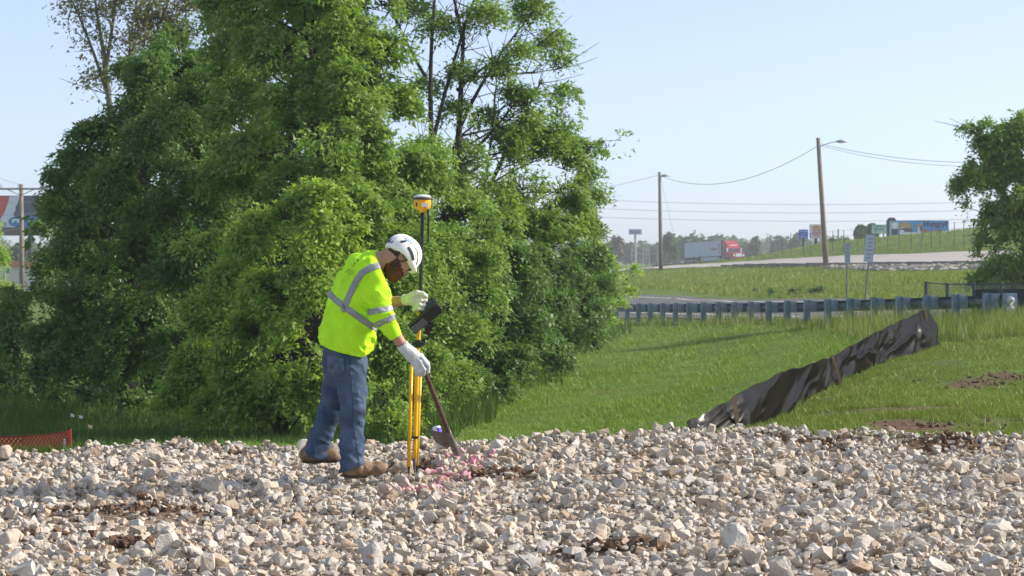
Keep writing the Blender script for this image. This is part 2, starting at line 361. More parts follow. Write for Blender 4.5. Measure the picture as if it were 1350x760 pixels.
# ================================================================ STONE BED
def rock_material():
    m = bpy.data.materials.new('limestone'); m.use_nodes = True; n = m.node_tree; b = n.nodes['Principled BSDF']
    b.inputs['Roughness'].default_value = .9; b.inputs['Specular IOR Level'].default_value = .15
    g = n.nodes.new('ShaderNodeNewGeometry'); oi = n.nodes.new('ShaderNodeObjectInfo')
    ad = n.nodes.new('ShaderNodeMath'); ad.operation = 'ADD'; n.links.new(g.outputs['Random Per Island'], ad.inputs[0]); n.links.new(oi.outputs['Random'], ad.inputs[1])
    fr = n.nodes.new('ShaderNodeMath'); fr.operation = 'FRACT'; n.links.new(ad.outputs[0], fr.inputs[0])
    r = n.nodes.new('ShaderNodeValToRGB'); e = r.color_ramp.elements; r.color_ramp.interpolation = 'LINEAR'
    st = [(0, (.47, .41, .335)), (.15, (.52, .475, .41)), (.32, (.43, .33, .23)), (.45, (.56, .52, .455)), (.58, (.43, .41, .385)), (.68, (.35, .245, .155)), (.74, (.49, .435, .365)), (.86, (.38, .355, .33)), (.93, (.60, .565, .51)), (1, (.46, .345, .235))]
    while len(e) < len(st): e.new(.5)
    for i, (p, c) in enumerate(st): e[i].position = p; e[i].color = (*c, 1)
    n.links.new(fr.outputs[0], r.inputs[0])
    def noise(sc, det=5, src=g.outputs['Position']):
        t = n.nodes.new('ShaderNodeTexNoise'); t.inputs['Scale'].default_value = sc; t.inputs['Detail'].default_value = det; n.links.new(src, t.inputs['Vector']); return t
    def mix(a, bb, f, mode='MIX'):
        x = n.nodes.new('ShaderNodeMix'); x.data_type = 'RGBA'; x.blend_type = mode
        for k, v in ((0, f), (6, a), (7, bb)):
            if hasattr(v, 'is_linked'): n.links.new(v, x.inputs[k])
            elif isinstance(v, tuple): x.inputs[k].default_value = (*v, 1)
            else: x.inputs[k].default_value = v
        return x.outputs[2]
    def mr(src, a, bb, c=0., d_=1.):
        x = n.nodes.new('ShaderNodeMapRange'); n.links.new(src, x.inputs[0])
        for k, v in ((1, a), (2, bb), (3, c), (4, d_)): x.inputs[k].default_value = v
        return x.outputs[0]
    t1 = noise(28); t2 = noise(90, 3); t3 = noise(6)
    col = mix(r.outputs[0], (.30, .215, .145), mr(t1.outputs[0], .52, .76, 0, .8))          # clay stains
    col = mix(col, (.60, .565, .50), mr(t2.outputs[0], .52, .72, 0, .5))                    # pale dust
    # pink marking paint, sprayed over the stones round the survey point
    def spot(c, r0, r1):
        v = n.nodes.new('ShaderNodeVectorMath'); v.operation = 'DISTANCE'; n.links.new(g.outputs['Position'], v.inputs[0]); v.inputs[1].default_value = tuple(c)
        return mr(v.outputs['Value'], r0, r1, 1, 0)
    def mx2(a, bb):
        x = n.nodes.new('ShaderNodeMath'); x.operation = 'MAXIMUM'; n.links.new(a, x.inputs[0]); n.links.new(bb, x.inputs[1]); return x.outputs[0]
    sp = None
    for px, py, D, r1 in ((558, 633, 14.5, .24), (577, 628, 14.4, .15), (604, 604, 15.3, .19), (622, 612, 15.2, .24), (600, 622, 14.7, .22), (580, 605, 15.2, .16), (565, 618, 14.8, .16), (545, 628, 14.4, .09), (642, 606, 15.2, .14), (590, 640, 13.9, .12), (214, 691, 11.9, .05), (268, 689, 11.9, .055), (287, 692, 11.8, .045), (635, 580, 16.4, .10)):
        D = 1.57 * F / (py - HZ); q = P(px, py, D); q[2] = hz1(q[0], q[1]) + .05; s_ = spot(q, r1 * .2, r1); sp = s_ if sp is None else mx2(sp, s_)
    th = n.nodes.new('ShaderNodeMath'); th.operation = 'MULTIPLY'; n.links.new(sp, th.inputs[0]); n.links.new(mr(t3.outputs[0], .36, .56, .1, 1.0), th.inputs[1])
    t4 = noise(40, 2); th2 = n.nodes.new('ShaderNodeMath'); th2.operation = 'MULTIPLY'; n.links.new(th.outputs[0], th2.inputs[0]); n.links.new(mr(t4.outputs[0], .42, .62, .12, 1.0), th2.inputs[1])
    col = mix(col, (.78, .20, .38), mr(th2.outputs[0], .02, .40, 0, .8))
    n.links.new(col, b.inputs['Base Color'])
    bp_ = n.nodes.new('ShaderNodeBump'); bp_.inputs['Strength'].default_value = .55; bp_.inputs['Distance'].default_value = .012
    t5 = noise(55, 6); n.links.new(t5.outputs[0], bp_.inputs['Height']); n.links.new(bp_.outputs[0], b.inputs['Normal'])
    return m
rock_m = rock_material()
def ico(sub):
    bm = bmesh.new(); bmesh.ops.create_icosphere(bm, subdivisions=sub, radius=1.0); V = np.array([v.co[:] for v in bm.verts]); Fx = np.array([[v.index for v in f.verts] for f in bm.faces]); bm.free(); return V, Fx
ICO = {k: ico(k) for k in (1, 2, 3)}
def rock_shape(sub, seed, ncut=9, rough=.05):
    """angular broken stone: a ball cut by random planes, squashed, roughened"""
    r = np.random.default_rng(seed); V, Fx = ICO[sub]; V = V * np.array((1, r.uniform(.68, .95), r.uniform(.55, .85)))
    for k in range(ncut):
        n_ = norm(r.normal(size=3)); dist = r.uniform(.28, .55); s_ = V @ n_; ov = np.clip(s_ - dist, 0, None); V = V - ov[:, None] * n_ * .97
    V = V + rough * np.stack([vnoise(V * 3.1, seed * 3 + k) for k in range(3)], 1)
    V -= (V.max(0) + V.min(0)) / 2; V /= np.abs(V[:, :2]).max(); return V, Fx
LO = [rock_shape(2, 100 + k, 10, .05) for k in range(24)]
def hull_shape(seed, k=10):
    r = np.random.default_rng(seed); p = norm(r.normal(size=(k, 3))) * np.array((1, r.uniform(.6, .95), r.uniform(.5, .8))) * r.uniform(.7, 1, (k, 1))
    bm = bmesh.new(); [bm.verts.new(v) for v in p]; bmesh.ops.convex_hull(bm, input=bm.verts); bm.verts.ensure_lookup_table()
    for v in [v for v in bm.verts if not v.link_faces]: bm.verts.remove(v)
    bm.verts.index_update(); V = np.array([v.co[:] for v in bm.verts]); Fx = np.array([[v.index for v in f.verts] for f in bm.faces]); bm.free(); return V, Fx
HU = [hull_shape(300 + k, 9) for k in range(24)]; HB = [hull_shape(700 + k, 15) for k in range(40)]
def block_shape(seed):
    r = np.random.default_rng(seed); c = np.array([[x, y, z] for x in (-1, 1) for y in (-1, 1) for z in (-1, 1)], float) * np.array((.75, r.uniform(.5, .72), r.uniform(.38, .62))); p = np.vstack([c + r.normal(0, .14, c.shape), norm(r.normal(size=(3, 3))) * .8])
    bm = bmesh.new(); [bm.verts.new(v) for v in p]; bmesh.ops.convex_hull(bm, input=bm.verts)
    for v in [v for v in bm.verts if not v.link_faces]: bm.verts.remove(v)
    bm.verts.index_update(); V = np.array([v.co[:] for v in bm.verts]); Fx = np.array([[v.index for v in f.verts] for f in bm.faces]); bm.free(); return V / np.abs(V[:, :2]).max(), Fx
HB += [block_shape(900 + k) for k in range(10)]; HU += [block_shape(950 + k) for k in range(12)]

HR = .02; HX0, HY0 = -6.6, 7.0; HNX, HNY = int(13.2 / HR), int(11.4 / HR)
hx, hy = np.meshgrid(HX0 + HR * np.arange(HNX), HY0 + HR * np.arange(HNY), indexing='ij')
HM = bed_floor(hx, hy)
BASE = HM.copy()
def in_bed(x, y): return (np.abs(x) < .245 * y + 1.6) & (y < ROCK_Y1(x) + .28 + .12 * np.sin(x * 7)) & (y > 7.4)
FEET = [(*P(482, 625, 14.9)[:2], .20, .09), (*P(420, 615, 15.14)[:2], .17, .09), (*P(545, 624, 15.09)[:2], .05, .05), (*P(541, 624, 15.05)[:2], .05, .05), (*P(593, 600, 15.95)[:2], .08, .07)]
def under_foot(x, y, r): return any(abs(x - a) < c + r * .4 and abs(y - b) < d_ + r * .4 for a, b, c, d_ in FEET)
def drop(x, y, a, b_, c_, bury=.32, qt=.6):
    i, j = int((x - HX0) / HR), int((y - HY0) / HR); rr = max(1, int(max(a, b_) / HR))
    if i - rr < 0 or j - rr < 0 or i + rr + 1 > HNX or j + rr + 1 > HNY: return None
    sl_ = (slice(i - rr, i + rr + 1), slice(j - rr, j + rr + 1)); h = HM[sl_]
    gx, gy = np.meshgrid(np.arange(-rr, rr + 1) * HR / a, np.arange(-rr, rr + 1) * HR / b_, indexing='ij'); d2 = gx ** 2 + gy ** 2; msk = d2 < 1
    if not msk.any(): return None
    hv_ = np.sort(h[msk]); z = hv_[int(len(hv_) * qt)] + c_ * bury
    HM[sl_] = np.where(msk, np.maximum(h, z + c_ * .85 * np.sqrt(np.clip(1 - d2, 0, 1))), h)
    return z
def scatter(n, smin, smax, pw, soil_keep, bury, qt=.6):
    out = []
    y = 7.4 + 10.6 * RNG.random(n * 2) ; x = (RNG.random(n * 2) * 2 - 1) * 6.4; k = in_bed(x, y); x, y = x[k], y[k]
    sa = soil_amount(x, y); keep = RNG.random(len(x)) > np.clip(sa * soil_keep, 0, .97); x, y = x[keep], y[keep]
    r = smin + (smax - smin) * RNG.random(len(x)) ** pw
    for xx, yy, rr in zip(x, y, r):
        if rr > .03 and under_foot(xx, yy, rr): continue
        sq = RNG.uniform(.75, 1.0), RNG.uniform(.5, .8); z = drop(xx, yy, rr, rr * sq[0], rr * sq[1], bury, qt)
        if z is not None: out.append((xx, yy, z, rr, RNG.uniform(0, 6.28), RNG.normal(0, .35), RNG.normal(0, .35)))
    return out
def bake(lst, shapes):
    Vs, Fs, n = [], {}, 0
    for x, y, z, r, a, t1, t2 in lst:
        V, Fx = shapes[int(RNG.integers(len(shapes)))]
        R_ = rotz(a) @ rotx(t1) @ roty(t2); Vs.append(V @ R_.T * r + (x, y, z)); Fs.setdefault(3, []).append(Fx + n); n += len(V)
    return np.vstack(Vs).astype(np.float32), [np.vstack(f) for f in Fs.values()]
small = scatter(24000, .012, .034, 1.1, .7, .3)
mid = scatter(14500, .024, .054, 1.8, .95, .25)
fines = scatter(12000, .006, .015, 1.0, .5, .35, .22)
big = []
HEROES = [(1157, 690, 11.4, .105), (1328, 606, 15.2, .115), (968, 686, 11.6, .085), (1100, 665, 12.2, .08), (1315, 655, 12.7, .11), (285, 619, 14.5, .10), (120, 607, 15.1, .105), (403, 572, 17, .08), (195, 604, 15.4, .09), (897, 598, 15.6, .085), (1030, 728, 10.5, .09), (1240, 718, 10.7, .09), (1310, 713, 10.8, .09), (190, 722, 10.6, .085), (700, 580, 16.6, .07), (840, 566, 16.8, .10), (860, 560, 17, .08), (548, 588, 16, .08), (660, 722, 10.6, .08), (555, 707, 11, .075)]
for px, py, D, r in HEROES: x, y, _ = P(px, py, D); big.append((x, y, r * .88))
while len(big) < 300:
    y = 8.8 + 8.6 * random.random(); x = (random.random() * 2 - 1) * (.241 * y)
    if under_foot(x, y, .06) or not in_bed(np.array([x]), np.array([y]))[0] or soil_amount(np.array([x]), np.array([y]))[0] > .35: continue
    big.append((x, y, .044 + .034 * random.random() ** 2.2))
V, Fx = bake(fines, HU[:24]); o = obj('stone_fines', V, Fx, rock_m); set_props(o, 'fine stone chippings lying in the gaps between the rocks', 'gravel', kind='stuff')
V, Fx = bake(small, HU); o = obj('crushed_stone', V, Fx, rock_m); set_props(o, 'bed of small pale crushed limestone between the larger rocks', 'gravel', kind='stuff')
HI = []
for k in range(16):
    v, f = rock_shape(3, 500 + k, 12, .05); m_ = mesh_np('rock', v, f); m_.materials.append(rock_m); m_.polygons.foreach_set('use_smooth', np.zeros(len(m_.polygons), bool)); HI.append(m_)
rock_objs = []
LANDMARK = [((-1.02, 14.9), .55, "next to the worker's boots"), ((-.70, 15.05), .35, 'at the foot of the survey pole'), ((-.42, 15.0), .35, 'beside the shovel blade'), ((1.75, 17.3), .9, 'at the foot of the black silt fence'), ((-4.0, 17.2), .9, 'in front of the orange net fence'),
            ((SOIL[0][0], SOIL[0][1]), .6, 'around the largest brown soil heap'), ((SOIL[3][0], SOIL[3][1]), .5, 'around the long brown soil streak'), ((SOIL[6][0], SOIL[6][1]), .5, 'beside a soil hollow at the edge of the grass'), ((SOIL[2][0], SOIL[2][1]), .5, 'beside the soil clods below the rock mound')]
def rock_label(o, x, y, r):
    for (a, b), d_, txt in LANDMARK:
        if math.hypot(x - a, y - b) < d_: return set_props(o, 'large loose limestone rock ' + txt, 'rock', 'large rocks ' + txt)
    if r > .088: return set_props(o, 'one of the biggest pale boulders standing proud of the stone bed', 'rock', 'biggest boulders of the stone bed')
    if y > 16.2: return set_props(o, 'large limestone rock on the crest where the stone bed meets the grass', 'rock', 'large rocks along the crest')
    if x > .9 and y < 12.3: return set_props(o, 'large limestone rock on the low mound of stones facing the silt fence', 'rock', 'large rocks on the low mound')
    set_props(o, 'large broken limestone rock lying loose in the open middle of the stone bed', 'rock', 'large loose rocks in the open stone bed')
for x, y, r in big:
    sq = random.uniform(.55, .8); z = drop(x, y, r, r * .85, r * sq, .22)
    if z is None: continue
    o = bpy.data.objects.new('rock', HI[random.randrange(len(HI))]); COL.objects.link(o); o.location = (x, y, z); o.rotation_euler = (random.gauss(0, .3), random.gauss(0, .3), random.uniform(0, 6.28))
    o.scale = (r, r * random.uniform(.8, 1), r * random.uniform(.75, 1.05))
    rock_label(o, x, y, r); rock_objs.append(o)
V, Fx = bake([q for q in mid if q[1] >= 12.6], HB); o = obj('broken_rock', V, Fx, rock_m); set_props(o, 'fist sized broken limestone along the crest of the pad', 'gravel', kind='stuff')
V, Fx = bake([q for q in mid if q[1] < 12.6], HB); o = obj('broken_rock', V, Fx, rock_m); set_props(o, 'layer of fist sized broken limestone covering the near half of the pad', 'gravel', kind='stuff')

# brown soil clods pushed up between the stones
clod_m = mat('brown_soil', (.085, .050, .030), .95, col2=(.21, .14, .095), vscale=18, bump=.8, bscale=45, spec=.1)
cl = []
for cx, cy, sx, sy in SOIL:
    for k in range(int(60 + 900 * sx * sy)):
        x, y = random.gauss(cx, sx * .55), random.gauss(cy, sy * .6); r = random.uniform(.008, .03) * (1.35 if random.random() < .12 else 1)
        i, j = int((x - HX0) / HR), int((y - HY0) / HR)
        if 0 <= i < HNX and 0 <= j < HNY: cl.append((x, y, min(HM[i, j], BASE[i, j] + .05) + r * .25, r, random.uniform(0, 6), random.gauss(0, .5), random.gauss(0, .5)))
for cx, cy, sx, sy in DIRT2[:5]:
    for k in range(90):
        x, y = random.gauss(cx, sx * .5), random.gauss(cy, sy * .5); r = random.uniform(.008, .028)
        if y > ROCK_Y1(x) - .2: cl.append((x, y, hz1(x, y) + r * .2, r, random.uniform(0, 6), random.gauss(0, .5), random.gauss(0, .5)))
V, Fx = bake(cl, HU); o = obj('soil_clods', V, Fx, clod_m); set_props(o, 'crumbly brown soil clods pushed up through the stones', 'soil', kind='stuff')
def top_z(x, y):
    i, j = int(round((x - HX0) / HR)), int(round((y - HY0) / HR)); return float(HM[i, j])

# ================================================================ TREES AND SHRUBS
bark = mat('bark', (.05, .042, .034), .95, var=.35, vscale=12, bump=.6, bscale=25, spec=.1)
bark_grey = mat('bark_grey', (.15, .135, .115), .95, var=.3, vscale=12, bump=.5, bscale=25, spec=.1)
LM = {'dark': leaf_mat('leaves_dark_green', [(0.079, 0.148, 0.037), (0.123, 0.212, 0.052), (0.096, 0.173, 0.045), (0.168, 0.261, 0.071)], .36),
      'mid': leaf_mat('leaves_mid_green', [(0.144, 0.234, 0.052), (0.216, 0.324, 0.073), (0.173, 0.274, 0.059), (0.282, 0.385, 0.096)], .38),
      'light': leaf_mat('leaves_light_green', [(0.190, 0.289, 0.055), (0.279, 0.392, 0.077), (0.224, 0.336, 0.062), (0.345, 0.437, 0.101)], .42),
      'olive': leaf_mat('leaves_olive', [(.13, .14, .05), (.18, .175, .07), (.19, .155, .085), (.15, .18, .055)], .35),
      'weed': leaf_mat('leaves_weed', [(.085, .15, .025), (.13, .20, .032), (.17, .22, .04)], .4)}
def leaf_quads(C, Nn, A, L, W):
    """folded pointed leaves: centre, surface normal, long axis, length, width"""
    A = norm(A - Nn * (A * Nn).sum(1, keepdims=True)); B = np.cross(Nn, A); L = L[:, None]; W = W[:, None]; n = len(C)
    V = np.stack([C - A * L * .4 + B * W * .55, C - A * L * .4 - B * W * .55 - Nn * W * .2, C + A * L * .6 - Nn * L * .1], 1).reshape(-1, 3)
    return V, np.arange(n * 3).reshape(n, 3)
LSC = .86
DENS = 2.05
def sprays(lobes, nper, rng, ls=(.07, .11), spread=.24, fill=.5, lw=.55, leaves=22, cull=None):
    """lobes (x,y,z,r[,sx,sy,sz]); sub-clumps over and inside each lobe carry the leaves"""
    Cs, Ns, As = [], [], []; tips = []
    for lo in lobes:
        c = np.array(lo[:3]); r = lo[3]; n_ = max(3, int(nper * DENS * r * r))
        u = norm(rng.normal(size=(n_, 3))); u[:, 2] = np.where(u[:, 2] < -.5, -u[:, 2], u[:, 2]); rad = r * (fill + (1.05 - fill) * rng.random(n_) ** .6)
        sc = c + u * rad[:, None] * np.array((1, 1, .85)); sn = norm(u * .55 + np.array((0, 0, .75)) + rng.normal(0, .28, (n_, 3)))
        tips.append(np.hstack([sc, np.repeat([c], n_, 0)]))
        k = leaves; q = norm(rng.normal(size=(n_, k, 3))) * (rng.random((n_, k, 1)) ** .45) * spread * rng.uniform(.6, 1.25, (n_, 1, 1))
        hgt_ = (q * sn[:, None]).sum(-1, keepdims=True); q = q - sn[:, None] * hgt_ * .62            # flattened spray
        dist = np.linalg.norm(q, axis=-1, keepdims=True); q = q * 1.25 - np.array((0, 0, 1.)) * dist ** 2 * .6  # drooping rim
        Cs.append((sc[:, None] + q).reshape(-1, 3)); nn = norm(sn[:, None] + rng.normal(0, .55, (n_, k, 3))); Ns.append(nn.reshape(-1, 3))
        aa = norm(q + u[:, None] * .05 - np.array((0, 0, .05)) + rng.normal(0, .06, (n_, k, 3))); As.append(aa.reshape(-1, 3))
    C, Nn, A = map(np.vstack, (Cs, Ns, As))
    if cull is not None:                      # gaps between the sprays
        k = vnoise(C * 1.9, 5) + .6 * vnoise(C * 4.3, 6) + rng.normal(0, .12, len(C)) > cull; C, Nn, A = C[k], Nn[k], A[k]
    L = LSC * rng.uniform(ls[0] * .8, ls[1] * 1.1, len(C)); 
    return leaf_quads(C, Nn, A, L, L * lw * rng.uniform(.8, 1.15, len(C))), np.vstack(tips)
def limb_mesh(mb, p0, p1, r0, r1, sag=.12, n=7, sides=6, rng=None):
    p0, p1 = np.asarray(p0), np.asarray(p1); L = np.linalg.norm(p1 - p0); mid = (p0 + p1) / 2 + np.array((0, 0, sag * L)) + (rng.normal(0, .06 * L, 3) if rng is not None else 0)
    mb.tube(bez(p0, mid, p1, n), np.linspace(r0, r1, n), sides)
def tree(name, label, lobes_px, trunk, leafm, nper, seed, group=None, ls=(.07, .11), spread=.24, leaves=22, bm_=bark, twigs=.35, fill=.5, lw=.55, extra=None, cat='tree', cull=-.12):
    """trunk: [(px,py,D,radius),...] from the ground up; lobes_px: (px,py,D,radius in px)"""
    rng = np.random.default_rng(seed); T = [P(a, b, c) for a, b, c, _ in trunk]; rr = [t[3] for t in trunk]
    T[0][2] = hz1(T[0][0], T[0][1]) - .05
    t = thing(name, label, cat, (T[0][0], T[0][1], T[0][2] + .05), group)
    lob = [(*P(a, b, D), r * D / F) for a, b, D, r in lobes_px]
    sat = []
    for x_, y_, z_, r_ in lob:
        sat.append((x_, y_, z_, r_ * .8))
        for k_ in range(3):
            u_ = norm(rng.normal(size=3)); f_ = rng.uniform(.38, .6); sat.append((x_ + u_[0] * r_ * .78, y_ + u_[1] * r_ * .78, z_ + u_[2] * r_ * .7, r_ * f_))
    (V, Fq), tips = sprays(sat, nper, rng, ls, spread, fill, lw, int(leaves * 1.5), cull)
    mb = MB(); pts = np.array(T); pp = np.vstack([np.linspace(pts[i], pts[i + 1], 6)[:-1] for i in range(len(pts) - 1)] + [pts[-1:]])
    rp = np.interp(np.arange(len(pp)), np.arange(len(pts)) * 5, rr); pp[1:-1] += rng.normal(0, .02, (len(pp) - 2, 3)); mb.tube(pp, rp, 9)
    for lo in lob:
        c = np.array(lo[:3]); d_ = np.linalg.norm(pp - c, axis=1) + np.where(pp[:, 2] > c[2] - .3 * lo[3], 3.0, 0) + rng.uniform(0, 1.6, len(pp)); i = int(np.argmin(d_)); rad = min(rp[i] * .45, .03 * lo[3] + .010)
        limb_mesh(mb, pp[i], c, rad, rad * .4, .10, 8, 6, rng)
    if twigs:
        k = rng.random(len(tips)) < twigs / DENS
        for q in tips[k]: limb_mesh(mb, q[3:], q[:3], .011, .004, .06, 4, 4, rng)
    if extra: extra(mb, rng)
    mb.build('trunk', bm_, t, smooth=True)
    obj('crown', V, Fq, leafm, t)
    return t, lob

# dense dark tree at the left end of the thicket
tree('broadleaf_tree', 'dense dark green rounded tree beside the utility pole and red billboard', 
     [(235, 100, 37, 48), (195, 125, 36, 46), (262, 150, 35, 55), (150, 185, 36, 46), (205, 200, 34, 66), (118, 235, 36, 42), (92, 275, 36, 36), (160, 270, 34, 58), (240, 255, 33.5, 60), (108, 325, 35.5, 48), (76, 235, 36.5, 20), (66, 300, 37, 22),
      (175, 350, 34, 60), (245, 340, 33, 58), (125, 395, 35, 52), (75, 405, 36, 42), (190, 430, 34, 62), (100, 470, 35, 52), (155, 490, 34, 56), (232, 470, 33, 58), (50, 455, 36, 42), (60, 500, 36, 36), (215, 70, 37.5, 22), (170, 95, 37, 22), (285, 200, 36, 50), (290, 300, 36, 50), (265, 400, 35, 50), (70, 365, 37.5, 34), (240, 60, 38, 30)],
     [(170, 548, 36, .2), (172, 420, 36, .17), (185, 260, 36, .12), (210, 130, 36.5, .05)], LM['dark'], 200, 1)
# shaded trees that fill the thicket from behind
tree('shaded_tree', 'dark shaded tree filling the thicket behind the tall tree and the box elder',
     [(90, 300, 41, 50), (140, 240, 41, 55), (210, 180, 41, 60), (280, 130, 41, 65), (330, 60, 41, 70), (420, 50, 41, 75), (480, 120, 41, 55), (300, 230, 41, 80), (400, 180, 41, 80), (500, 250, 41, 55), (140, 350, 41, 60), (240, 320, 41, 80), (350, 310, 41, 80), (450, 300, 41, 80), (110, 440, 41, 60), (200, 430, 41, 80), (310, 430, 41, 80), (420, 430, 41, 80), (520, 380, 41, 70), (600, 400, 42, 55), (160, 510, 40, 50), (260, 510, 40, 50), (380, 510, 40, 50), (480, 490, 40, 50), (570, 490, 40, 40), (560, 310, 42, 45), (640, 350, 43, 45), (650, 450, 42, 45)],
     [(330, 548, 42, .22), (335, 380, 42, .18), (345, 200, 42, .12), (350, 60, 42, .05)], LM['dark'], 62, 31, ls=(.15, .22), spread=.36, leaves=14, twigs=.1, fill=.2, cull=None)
# tall central tree
def bare_b(mb, rng):
    for a, b in (((430, 110, 31.5), (425, 175, 31)), ((432, 120, 31.5), (440, 190, 31))): limb_mesh(mb, P(*a), P(*b), .02, .01, .0, 6, 5, rng)
tree('tall_tree', 'tallest leafy green tree rising out of the picture above the worker',
     [(330, 15, 33, 50), (400, 5, 32, 55), (470, 10, 33, 50), (300, 70, 33.5, 45), (365, 75, 32, 52), (440, 65, 31.5, 52), (505, 70, 32.5, 42), (315, 135, 33, 48), (390, 140, 31.5, 52), (465, 130, 31, 50), (520, 135, 32.5, 34), (345, 205, 32, 52), (425, 205, 30.5, 52), (500, 195, 31, 46), (545, 215, 32, 34),
      (380, 268, 31, 48), (455, 268, 30, 48), (520, 262, 31, 44), (565, 245, 32.5, 30), (300, 240, 33, 46), (350, -60, 33.5, 60), (430, -75, 33, 60), (500, -50, 33.5, 48), (400, -140, 33.5, 50), (290, 15, 34, 30), (545, 290, 32, 36), (500, 320, 31, 40)],
     [(420, 548, 33, .24), (420, 350, 33, .2), (418, 150, 32.8, .14), (415, -80, 33, .05)], LM['mid'], 270, 2, extra=bare_b)
# bright box elder thicket in front
tree('box_elder', 'bright yellow green box elder with leafy sprays reaching down behind the worker\'s back',
     [(415, 262, 28.5, 34), (375, 292, 28.5, 36), (440, 305, 28, 38), (340, 320, 29, 36), (400, 335, 28, 42), (460, 345, 28.5, 38), (300, 372, 29.5, 38), (355, 385, 28.5, 44), (420, 395, 28, 42), (280, 425, 29.5, 40), (335, 440, 28.8, 42), (395, 450, 28, 42), (450, 430, 28.5, 36), (265, 475, 30, 40), (315, 495, 29, 44), (375, 505, 28.5, 40), (430, 490, 28.5, 38), (240, 520, 30, 34), (290, 535, 29.5, 34), (350, 540, 29, 34), (410, 535, 28.5, 34), (255, 320, 30.5, 30)],
     [(370, 560, 29.5, .12), (378, 420, 29.3, .09), (395, 290, 29, .03)], LM['light'], 300, 3, ls=(.065, .105), fill=.35)
# thicket behind pole and shovel
tree('honeysuckle_shrub', 'sunlit shrub thicket rising behind the yellow receiver pole',
     [(545, 330, 30, 38), (590, 325, 31, 38), (625, 345, 32, 34), (520, 380, 29.5, 36), (570, 385, 30, 40), (615, 395, 31.5, 38), (500, 430, 29, 36), (545, 440, 29.5, 40), (595, 445, 31, 42), (520, 485, 29, 36), (565, 495, 30, 38), (605, 500, 31.5, 32), (500, 365, 29.5, 30), (640, 300, 33, 32), (560, 530, 30, 28)],
     [(555, 560, 30.8, .08), (560, 450, 30.8, .06), (575, 340, 31.2, .02)], LM['mid'], 280, 4, ls=(.055, .09), fill=.35, cat='shrub')
tree('low_bush', 'small round yellow green bush low beside the worker\'s jeans',
     [(505, 520, 27, 24), (520, 540, 26.8, 24), (490, 545, 27, 24), (540, 552, 27, 20), (475, 555, 27.2, 22), (510, 562, 26.6, 24)],
     [(505, 585, 27, .03), (507, 550, 27, .02), (508, 530, 27, .012)], LM['light'], 420, 5, ls=(.05, .08), spread=.16, cat='bush', fill=.3)
# right hand tree with its open branching top
SP = [(580, 40, 40, 26), (545, 15, 41, 24), (640, 25, 40, 30), (700, 20, 41, 30), (728, 60, 41, 24), (690, 75, 40, 22), (655, 95, 40, 22), (610, 100, 40, 22), (740, 85, 41, 14), (600, 150, 40, 22), (560, 120, 40, 22), (640, 160, 41, 20), (565, 200, 38, 26), (620, 205, 40, 20), (715, -30, 41, 34), (640, -40, 41, 34), (570, -40, 41, 30)]
def open_top(mb, rng):
    limbs = [((598, 330, 40), (606, 150, 40), (612, 30, 40), .10, .03), ((606, 170, 40), (640, 90, 40), (700, 20, 41), .045, .012), ((575, 260, 39), (560, 120, 39.5), (575, -20, 40), .07, .025), ((570, 190, 39.5), (600, 60, 40), (640, -40, 41), .045, .015), ((602, 120, 40), (660, 60, 40), (735, 60, 41), .035, .008),
             ((606, 100, 40), (650, 105, 40), (745, 90, 41), .03, .006), ((612, 60, 40), (600, 10, 40), (590, -50, 40), .04, .02), ((560, 100, 39.5), (535, 60, 40), (515, 5, 41), .035, .012), ((600, 220, 40), (650, 180, 41), (690, 120, 41), .04, .012), ((600, 260, 40), (570, 225, 39), (540, 205, 38), .035, .012), ((640, 240, 41), (650, 170, 41), (655, 100, 41), .03, .01), ((620, 300, 41), (690, 150, 42), (715, 105, 42), .05, .015)]
    for a, b, c, r0, r1 in limbs: mb.tube(bez(P(*a), P(*b), P(*c), 12), np.linspace(r0, r1, 12), 6)
    for k in range(260):
        a, b, c, r0, r1 = limbs[int(rng.integers(len(limbs)))]; t_ = rng.uniform(.3, 1); q = bez(P(*a), P(*b), P(*c), 21)[int(t_ * 20)]
        d_ = norm(rng.normal(0, 1, 3) + np.array((.5, 0, .35))); limb_mesh(mb, q, q + d_ * rng.uniform(.35, 1.1), .010, .003, rng.uniform(-.1, .1), 5, 4, rng)
tree('open_topped_tree', 'tree with bare dark limbs and thin foliage at its top, right of the receiver pole',
     [(695, 140, 41.05, 34), (735, 155, 41.75, 34), (680, 185, 40.7, 38), (725, 200, 41.4, 40), (765, 195, 42.1, 26), (640, 240, 40, 36), (690, 250, 40.7, 42), (740, 255, 41.75, 38), (775, 235, 42.45, 20), (610, 285, 38, 36), (655, 300, 40, 40), (715, 310, 41.05, 42), (585, 250, 37, 30), (800, 195, 42.8, 14), (760, 290, 42.45, 24), (786, 262, 42.8, 12), (745, 125, 41.75, 16), (815, 185, 42.8, 7)],
     [(600, 520, 40, .2), (600, 380, 40, .17), (600, 280, 40, .12), (606, 180, 40, .08)], LM['mid'], 230, 6, extra=open_top, ls=(.075, .115), spread=.28)
ot = [o for o in COL.objects if o.name.startswith('open_topped_tree')][0]
(V, Fq), _ = sprays([(*P(a, b, D), r * D / F) for a, b, D, r in SP], 220, np.random.default_rng(66), (.07, .11), .30, .25, .55, 20); obj('upper_leaves', V, Fq, LM['mid'], ot)
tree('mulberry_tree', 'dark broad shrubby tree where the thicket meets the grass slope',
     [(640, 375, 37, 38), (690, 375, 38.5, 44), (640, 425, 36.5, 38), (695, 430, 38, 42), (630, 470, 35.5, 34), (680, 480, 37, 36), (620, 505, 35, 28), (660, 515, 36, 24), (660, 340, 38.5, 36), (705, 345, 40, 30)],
     [(660, 530, 37.5, .13), (662, 440, 37.8, .09), (668, 360, 38.3, .04)], LM['dark'], 250, 7, ls=(.07, .11), spread=.26)
